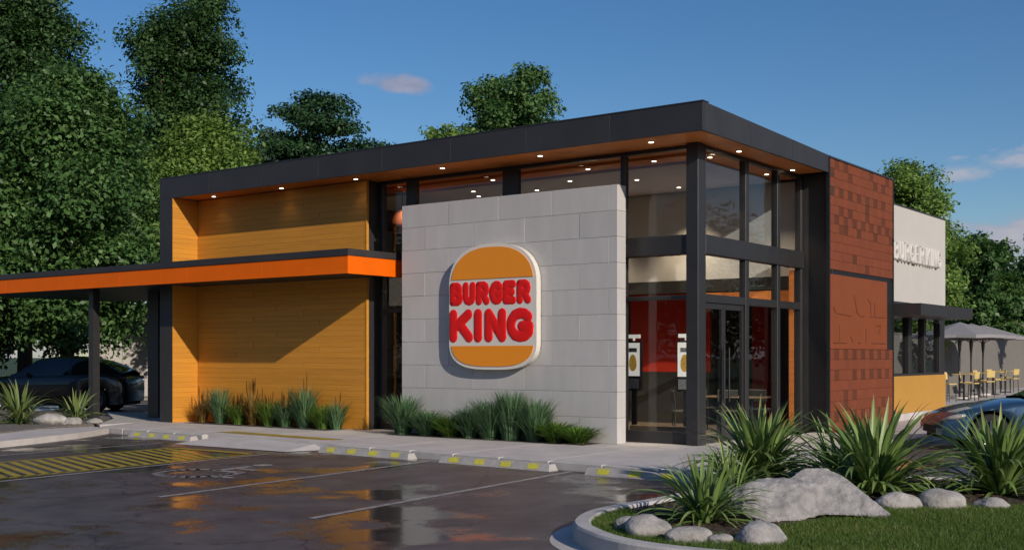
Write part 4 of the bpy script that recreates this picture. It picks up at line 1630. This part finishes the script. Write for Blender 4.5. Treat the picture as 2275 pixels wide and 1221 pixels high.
    # wheels
    for cx in (xf, xr):
        for s in (1, -1):
            yy = s * (W - .13)
            wh = obj('wheel', None, t_, (L / 2 - cx, yy, wr))
            ty = MB()
            prof = [(wr * .66, -.10), (wr * .93, -.105), (wr, -.07), (wr, .07), (wr * .93, .105), (wr * .66, .10)]
            for j in range(28):
                t2 = 2 * math.pi * j / 28
                ty.v += [(p[0] * math.cos(t2), p[1], p[0] * math.sin(t2)) for p in prof]
            for j in range(28):
                for k in range(5):
                    a, b_ = j * 6 + k, ((j + 1) % 28) * 6 + k
                    ty.f.append((a, a + 1, b_ + 1, b_))
            part('tyre', ty, RUBBER, wh, True)
            rimm = MB()
            rimm.tube([(0, s * .03, 0), (0, s * .04, 0)], wr * .67, 24)
            hub = MB().tube([(0, s * .05, 0), (0, s * .098, 0)], wr * .16, 12)
            part('brake_disc', rimm, DARK, wh)
            for j in range(5):
                t2 = 2 * math.pi * j / 5 + .3
                c_, s_2 = math.cos(t2), math.sin(t2)
                hub.tube([(c_ * wr * .10, s * .088, s_2 * wr * .10), (c_ * wr * .66, s * .078, s_2 * wr * .66)], [wr * .10, wr * .075], 6)
            part('rim', hub, RIM, wh)
            lip = MB()
            for j in range(28):
                t2 = 2 * math.pi * j / 28
                lip.v += [(p * math.cos(t2), s * yv, p * math.sin(t2)) for p, yv in ((wr * .68, .10), (wr * .62, .098), (wr * .60, .06))]
            for j in range(28):
                for k in range(2):
                    a, b_ = j * 3 + k, ((j + 1) % 28) * 3 + k
                    lip.f.append((a, a + 1, b_ + 1, b_))
            part('rim_lip', lip, RIM, wh, True)
    zh = .60 if kind != 'suv' else .80
    for s in (1, -1):
        hl = obj('headlight', MB().sphere((0, 0, 0), (.24, .16, .058), 14, 8).mesh('headlight', LENS, True), t_, (L / 2 - .26, s * (W * .80), zh))
        hl.rotation_euler = (0, R(14), s * R(-38))
        tl = obj('tail_light', MB().sphere((0, 0, 0), (.10, .22, .06), 12, 8).mesh('tail_light', REDLENS, True), t_, (-L / 2 + .14, s * (W * .72), belt[-3][1] - .12))
        tl.rotation_euler = (0, 0, s * R(25))
        mq = smooth_ip(x0 + .55, belt)
        part('mirror', MB().sphere((L / 2 - x0 - .55, s * (W + .05), mq + .07), (.07, .11, .065), 10, 6), paint, t_, True)
        for dx in (2.35, 3.25):
            zz = smooth_ip(dx, belt) - .16
            part('door_handle', MB().tube([(L / 2 - dx - .08, s * (W + .004), zz), (L / 2 - dx + .08, s * (W + .004), zz)], .014, 6), METAL, t_)
    part('front_grille', MB().box(L / 2 - .03, L / 2 + .012, -W * .5, W * .5, .30, .44), RUBBER, t_)
    return t_


suv = build_car('parked_car', 'black sport utility car standing in the shade under the orange canopy', (-23.65, 2.32, -0.135), math.pi + R(36.52), CARBLACK, 'suv')
# blue car: front wheel at about (3.6, 3.1)
hd = math.pi + R(30)
suv.scale = (1.05, 1.05, 1.07)
fwd = Vector((math.cos(hd), math.sin(hd), 0))
c0 = Vector((4.10, 3.34, -0.12)) - fwd * (4.5 / 2 - .86)
left = Vector((-math.sin(hd), math.cos(hd), 0))
c0 -= left * 0.79
build_car('parked_car', 'dark blue car behind the strap-leaf plants at the right edge', c0, hd, CARBLUE, 'sedan')

# ------------------------------------------------------------------ patio behind: stools, tables, parasols, wall
pc = build_chair('patio_chair', CHAIRY, BLACK, 0.62, 1.0)
pt = build_table('patio_table', CHAIRY, BLACK, 0.95, 0.34)
rowy = np.linspace(23.0, 36.5, 9)
for i, y in enumerate(rowy):
    o = pc if i == 0 else copy_tree(pc)
    o.location = (-2.0 - 0.10 * (y - 23) + (0.25 if i % 2 else -0.25), y, 0)
    o.rotation_euler = (0, 0, [1.2, 4.6, 1.9, 4.2, 1.5, 5.0, 1.3, 4.4, 1.8][i])
    tag(o, ('pale yellow patio chair, %s in the row beyond the yellow base wall' % ['nearest', 'second', 'third', 'fourth', 'fifth', 'sixth', 'seventh', 'eighth', 'farthest'][i]), 'chair', 'pale yellow chairs on the patio')
for i, y in enumerate((25.2, 28.6, 32.0, 35.4)):
    o = pt if i == 0 else copy_tree(pt)
    o.location = (-2.1 - 0.10 * (y - 23), y, 0)
    tag(o, 'pale yellow patio table, %s among the yellow chairs' % ['nearest', 'second', 'third', 'farthest'][i], 'table', 'pale yellow tables on the patio')


def parasol(x, y, label):
    t_ = thing('patio_parasol', label, 'parasol', (x, y, 0), 0.2, 'grey parasols over the patio')
    part('pole', MB().tube([(0, 0, 0), (0, 0, 2.88)], 0.035, 8), DARK, t_)
    part('base', MB().tube([(0, 0, 0), (0, 0, .07)], [.32, .30], 14), CONC, t_)
    cn = MB()
    N, r_ = 8, 1.75
    ring = [(r_ * math.cos(2 * math.pi * (k + .5) / N), r_ * math.sin(2 * math.pi * (k + .5) / N), 2.36) for k in range(N)]
    for k in range(N):
        a, b_ = ring[k], ring[(k + 1) % N]
        mid = ((a[0] + b_[0]) / 2 * .96, (a[1] + b_[1]) / 2 * .96, 2.38)
        cn.poly([a, mid, (0, 0, 2.86)])
        cn.poly([mid, b_, (0, 0, 2.86)])
        cn.poly([a, (a[0], a[1], 2.24), (mid[0], mid[1], 2.26), mid])
        cn.poly([mid, (mid[0], mid[1], 2.26), (b_[0], b_[1], 2.24), b_])
    part('canopy', cn, UMBR, t_)
    for k in range(N):
        a = ring[k]
        part('rib', MB().tube([(0, 0, 2.1), (a[0] * .55, a[1] * .55, 2.58)], 0.012, 5), DARK, t_)
    part('hub', MB().tube([(0, 0, 1.75), (0, 0, 2.12)], [.045, .075], 8), DARK, t_)


parasol(-2.75, 26.2, 'nearest grey patio parasol, beside the awning')
parasol(-2.95, 28.5, 'middle grey patio parasol of the three')
parasol(-3.15, 31.0, 'farthest grey patio parasol of the three')
gw = thing('garden_wall', 'plain grey boundary wall behind the patio chairs', 'wall', (-4.8, 20, 0))
for k in range(12):
    obj('wall_panel', bevbox(0.18, 3.98, 2.42, 0.012, GREYWALL), gw, (0, 2 + k * 4.0, 1.21))
part('wall_cap', MB().box(-.13, .13, 0.0, 48, 2.42, 2.47), GREYWALL, gw)
pg = thing('pergola', 'beige pergola beam on posts beyond the grey boundary wall', 'pergola', (-7.0, 48, -0.13))
for x in (0.0, 4.2):
    for y in (0, 6):
        part('post', MB().box(x - .14, x + .14, y - .14, y + .14, 0, 3.2), BEIGE, pg)
part('beam', MB().box(-1.6, 6.0, -.2, .2, 3.2, 3.52).box(-1.6, 6.0, 5.8, 6.2, 3.2, 3.52), BEIGE, pg)
# pale building beyond the lane on the left
wbld = thing('pale_building', 'plain pale building wall beyond the lane at the left', 'building', (-33.0, 12.0, -0.13), R(36.52))
for k in range(4):
    obj('wall_panel', bevbox(1.28, 0.2, 3.75, 0.01, WHITEWALL), wbld, (-1.3 + k * 1.3, 0, 1.875))
part('roof_slab', MB().box(-2.0, 3.3, -.3, 5, 3.75, 3.95), GREYWALL, wbld)
part('rear_wall', MB().box(-1.9, 3.2, 0.2, 4.8, 0, 3.74), WHITEWALL, wbld)


# ------------------------------------------------------------------ trees
LEAVES = {
    'dark': leaf_mat('leaves_dark', (0.012, 0.040, 0.010), (0.085, 0.175, 0.050), 0.3),
    'mid': leaf_mat('leaves_mid', (0.018, 0.060, 0.013), (0.160, 0.300, 0.085), 0.34),
    'bright': leaf_mat('leaves_bright', (0.060, 0.145, 0.020), (0.330, 0.480, 0.120), 0.4),
    'cedar': leaf_mat('leaves_cedar', (0.010, 0.036, 0.014), (0.065, 0.145, 0.050), 0.25),
    'blue': leaf_mat('leaves_blue_green', (0.040, 0.085, 0.060), (0.110, 0.180, 0.120), 0.25),
}


def crown(lobes, n, leaf, seed, mt, flat=0.0):
    g = np.random.default_rng(seed)
    lob = np.array(lobes)
    wgt = (lob[:, 3] * lob[:, 5]) ** 1.0
    nc = max(60, n // 58)
    li = g.choice(len(lob), nc, p=wgt / wgt.sum())
    d = g.normal(size=(nc, 3))
    d /= np.linalg.norm(d, axis=1)[:, None]
    d[:, 2] = np.where(d[:, 2] < -0.35, -d[:, 2], d[:, 2])
    rad = g.uniform(0.55, 1.0, nc) ** 0.6
    cc = lob[li, :3] + d * lob[li, 3:6] * rad[:, None]
    ci = g.integers(0, nc, n)
    cr_ = lob[li][:, 3].mean() * 0.27
    off = np.clip(g.normal(0, 1, (n, 3)), -1.75, 1.75) * cr_ * np.array([1, 1, 0.7 * (1 - flat)])
    P = cc[ci] + off
    nrm = d[ci] * 0.8 + g.normal(0, 0.55, (n, 3)) + np.array([0, 0, 0.45])
    nrm /= np.linalg.norm(nrm, axis=1)[:, None]
    t1 = np.cross(nrm, g.normal(size=(n, 3)))
    t1 /= np.linalg.norm(t1, axis=1)[:, None]
    t2 = np.cross(nrm, t1)
    s = leaf * g.uniform(0.45, 1.35, n)[:, None]
    V = np.empty((n, 4, 3))
    V[:, 0] = P - t1 * s * 0.6
    V[:, 1] = P + t2 * s * 0.34 + nrm * s * 0.08
    V[:, 2] = P + t1 * s * 0.6 - nrm * s * 0.12
    V[:, 3] = P - t2 * s * 0.34 + nrm * s * 0.08
    var = np.clip(0.55 * g.uniform(0, 1, nc)[ci] + 0.45 * g.uniform(0, 1, n), 0, 1)
    return fast_mesh('crown', V.reshape(-1, 3), np.arange(4 * n).reshape(n, 4), mt, var)


def tree(name, label, x, y, h, wdt, base, style, col, n, leaf, seed, group, zb=-0.135):
    g = random.Random(seed)
    t_ = thing(name, label, 'tree', (x, y, zb), g.uniform(0, 6.28), group)
    rz_, rx_ = (h - base) / 2, wdt / 2
    cz = (h + base) / 2
    lobes = []
    if style == 'cedar':
        nl = 26
        for k in range(nl):
            t = (k + .5) / nl
            z = base + (h - base) * t
            rr_ = rx_ * math.sqrt(max(0.05, 1 - t ** 2.2))
            a = k * 2.4
            q = rr_ * g.uniform(0.25, 0.72)
            lobes.append((q * math.cos(a), q * math.sin(a), z - .2, rr_ * .46, rr_ * .46, rz_ * .10))
    else:
        nl = 30
        for k in range(nl):
            zz = 1 - 2 * (k + .5) / nl
            a = k * 2.39996 + g.uniform(-.3, .3)
            hr = math.sqrt(1 - zz * zz)
            if style == 'column':
                hr = hr ** 0.55
            if style == 'pear':
                hr *= (1.0 - 0.30 * zz)
            m_ = g.uniform(0.58, 0.80)
            sz = rx_ * g.uniform(0.24, 0.42)
            lobes.append((hr * math.cos(a) * rx_ * m_, hr * math.sin(a) * rx_ * m_, cz + zz * rz_ * 0.84, sz, sz, sz * g.uniform(.8, 1.3)))
        for k in range(int(3 + rz_ / rx_ * 2)):
            zz = -0.6 + 1.2 * k / (2 + rz_ / rx_ * 2)
            lobes.append((0, 0, cz + zz * rz_, rx_ * .55, rx_ * .55, rx_ * .6))
    obj('crown', crown(lobes, n, leaf, seed, LEAVES[col], 0.6 if style == 'cedar' else 0.0), t_)
    tr = MB()
    r0 = 0.06 + h * 0.014
    tr.tube([(0, 0, 0), (0.03 * h * .1, 0, base * .6), (0, .05, cz), (0.1, 0, h * .88)], [r0 * 1.25, r0, r0 * .62, r0 * .15], 10)
    for k in range(7):
        a, z = k * 2.4, base * .8 + (cz - base * .8) * k / 7
        e = lobes[(k * 4 + 3) % len(lobes)]
        tr.tube([(0, 0, z), (e[0] * .5, e[1] * .5, z + (e[2] - z) * .45), (e[0], e[1], e[2])], [r0 * .5, r0 * .32, r0 * .08], 6, False)
    part('trunk', tr, BARK, t_, True)
    return t_


gl_ = 'tall trees at the left'
tree('broadleaf_tree', 'tall dark tree at the far left top corner', -33.6, 7.2, 17.2, 6.6, 2.0, 'pear', 'dark', 90000, 0.15, 101, gl_)
tree('broadleaf_tree', 'tallest dark oval tree left of the building', -31.2, 13.2, 17.6, 5.6, 3.2, 'column', 'dark', 95000, 0.15, 102, gl_)
tree('broadleaf_tree', 'large-leaved green tree in front of the dark trees, over the canopy', -26.4, 4.4, 11.3, 6.6, 1.25, 'round', 'mid', 110000, 0.17, 103, gl_)
tree('broadleaf_tree', 'large-leaved green tree cut by the left edge of the picture', -29.4, 1.4, 10.4, 6.4, 0.3, 'round', 'mid', 76000, 0.17, 113, gl_)
tree('broadleaf_tree', 'bright green tree directly behind the left end of the roof', -27.8, 11.4, 11.4, 5.4, 2.5, 'round', 'bright', 56000, 0.16, 104, gl_)
tree('broadleaf_tree', 'green tree filling the gap left of the pale building', -37.5, 6.0, 9.5, 7.0, 0.3, 'round', 'mid', 30000, 0.24, 114, gl_)
gb_ = 'trees showing above the roof'
tree('spreading_tree', 'dark dome-shaped tree with layered branches behind the roof', -26.8, 16.7, 13.0, 8.0, 4.0, 'cedar', 'cedar', 70000, 0.15, 105, gb_)
tree('broadleaf_tree', 'pale bluish tree left of the dome-shaped tree', -35.5, 22.0, 13.2, 4.2, 4.0, 'round', 'blue', 16000, 0.22, 106, gb_)
tree('broadleaf_tree', 'low bright green tree left of the round dark tree above the roof', -21.0, 18.6, 11.3, 4.0, 4.0, 'round', 'bright', 16000, 0.20, 107, gb_)
tree('broadleaf_tree', 'round dark green tree rising alone above the roof centre', -21.3, 23.2, 15.0, 4.5, 4.5, 'column', 'mid', 62000, 0.16, 108, gb_)
gr_ = 'trees behind the right wing'
tree('broadleaf_tree', 'bright green tree rising behind the white box', -5.9, 30.6, 9.9, 4.4, 1.5, 'round', 'bright', 44000, 0.15, 109, gr_)
tree('broadleaf_tree', 'dark tree right of the white box, above the parasols', -7.4, 46.0, 7.9, 5.2, 1.0, 'round', 'mid', 20000, 0.24, 110, gr_)
tree('broadleaf_tree', 'dark tree above the pergola near the right edge', -4.6, 52.0, 8.2, 5.4, 1.0, 'round', 'dark', 20000, 0.25, 111, gr_)
tree('broadleaf_tree', 'dark tree between parasols and pergola, lowest of the right group', -10.5, 52.5, 8.4, 6.5, 1.0, 'round', 'dark', 18000, 0.27, 112, gr_)
tree('broadleaf_tree', 'tall tree of which only a few leaves show at the right edge', -1.6, 39.0, 10.6, 3.0, 2.5, 'round', 'dark', 14000, 0.22, 115, gr_)
hb = leaf_mat('far_wood_leaves', (0.012, 0.030, 0.008), (0.045, 0.080, 0.022), 0.2)
lob = []
g = random.Random(9)
for k in range(60):
    t = k / 59
    x = -62 + t * 86
    y = 38 + 24 * math.sin(t * 2.6) + g.uniform(-3, 3)
    lob.append((x, y, g.uniform(1.5, 3.5), 3.2, 3.2, g.uniform(2.4, 3.4)))
for k in range(70):        # the belt goes on unseen round the car park, added to darken window reflections
    a = R(-150) + R(215) * k / 69
    if R(-62) < a < R(-2):
        continue
    q = g.uniform(62, 72)
    lob.append((q * math.cos(a), q * math.sin(a), g.uniform(4, 7.5), 4.6, 4.6, g.uniform(5.0, 6.5)))
    lob.append((q * 0.93 * math.cos(a + .03), q * 0.93 * math.sin(a + .03), 3.0, 4.4, 4.4, 3.6))
fw = obj('far_wood', crown(lob, 240000, 0.36, 77, hb))
tag(fw, 'dark belt of distant woodland behind everything, with an added unseen arc for the window reflections', 'woodland')
fw['kind'] = 'stuff'
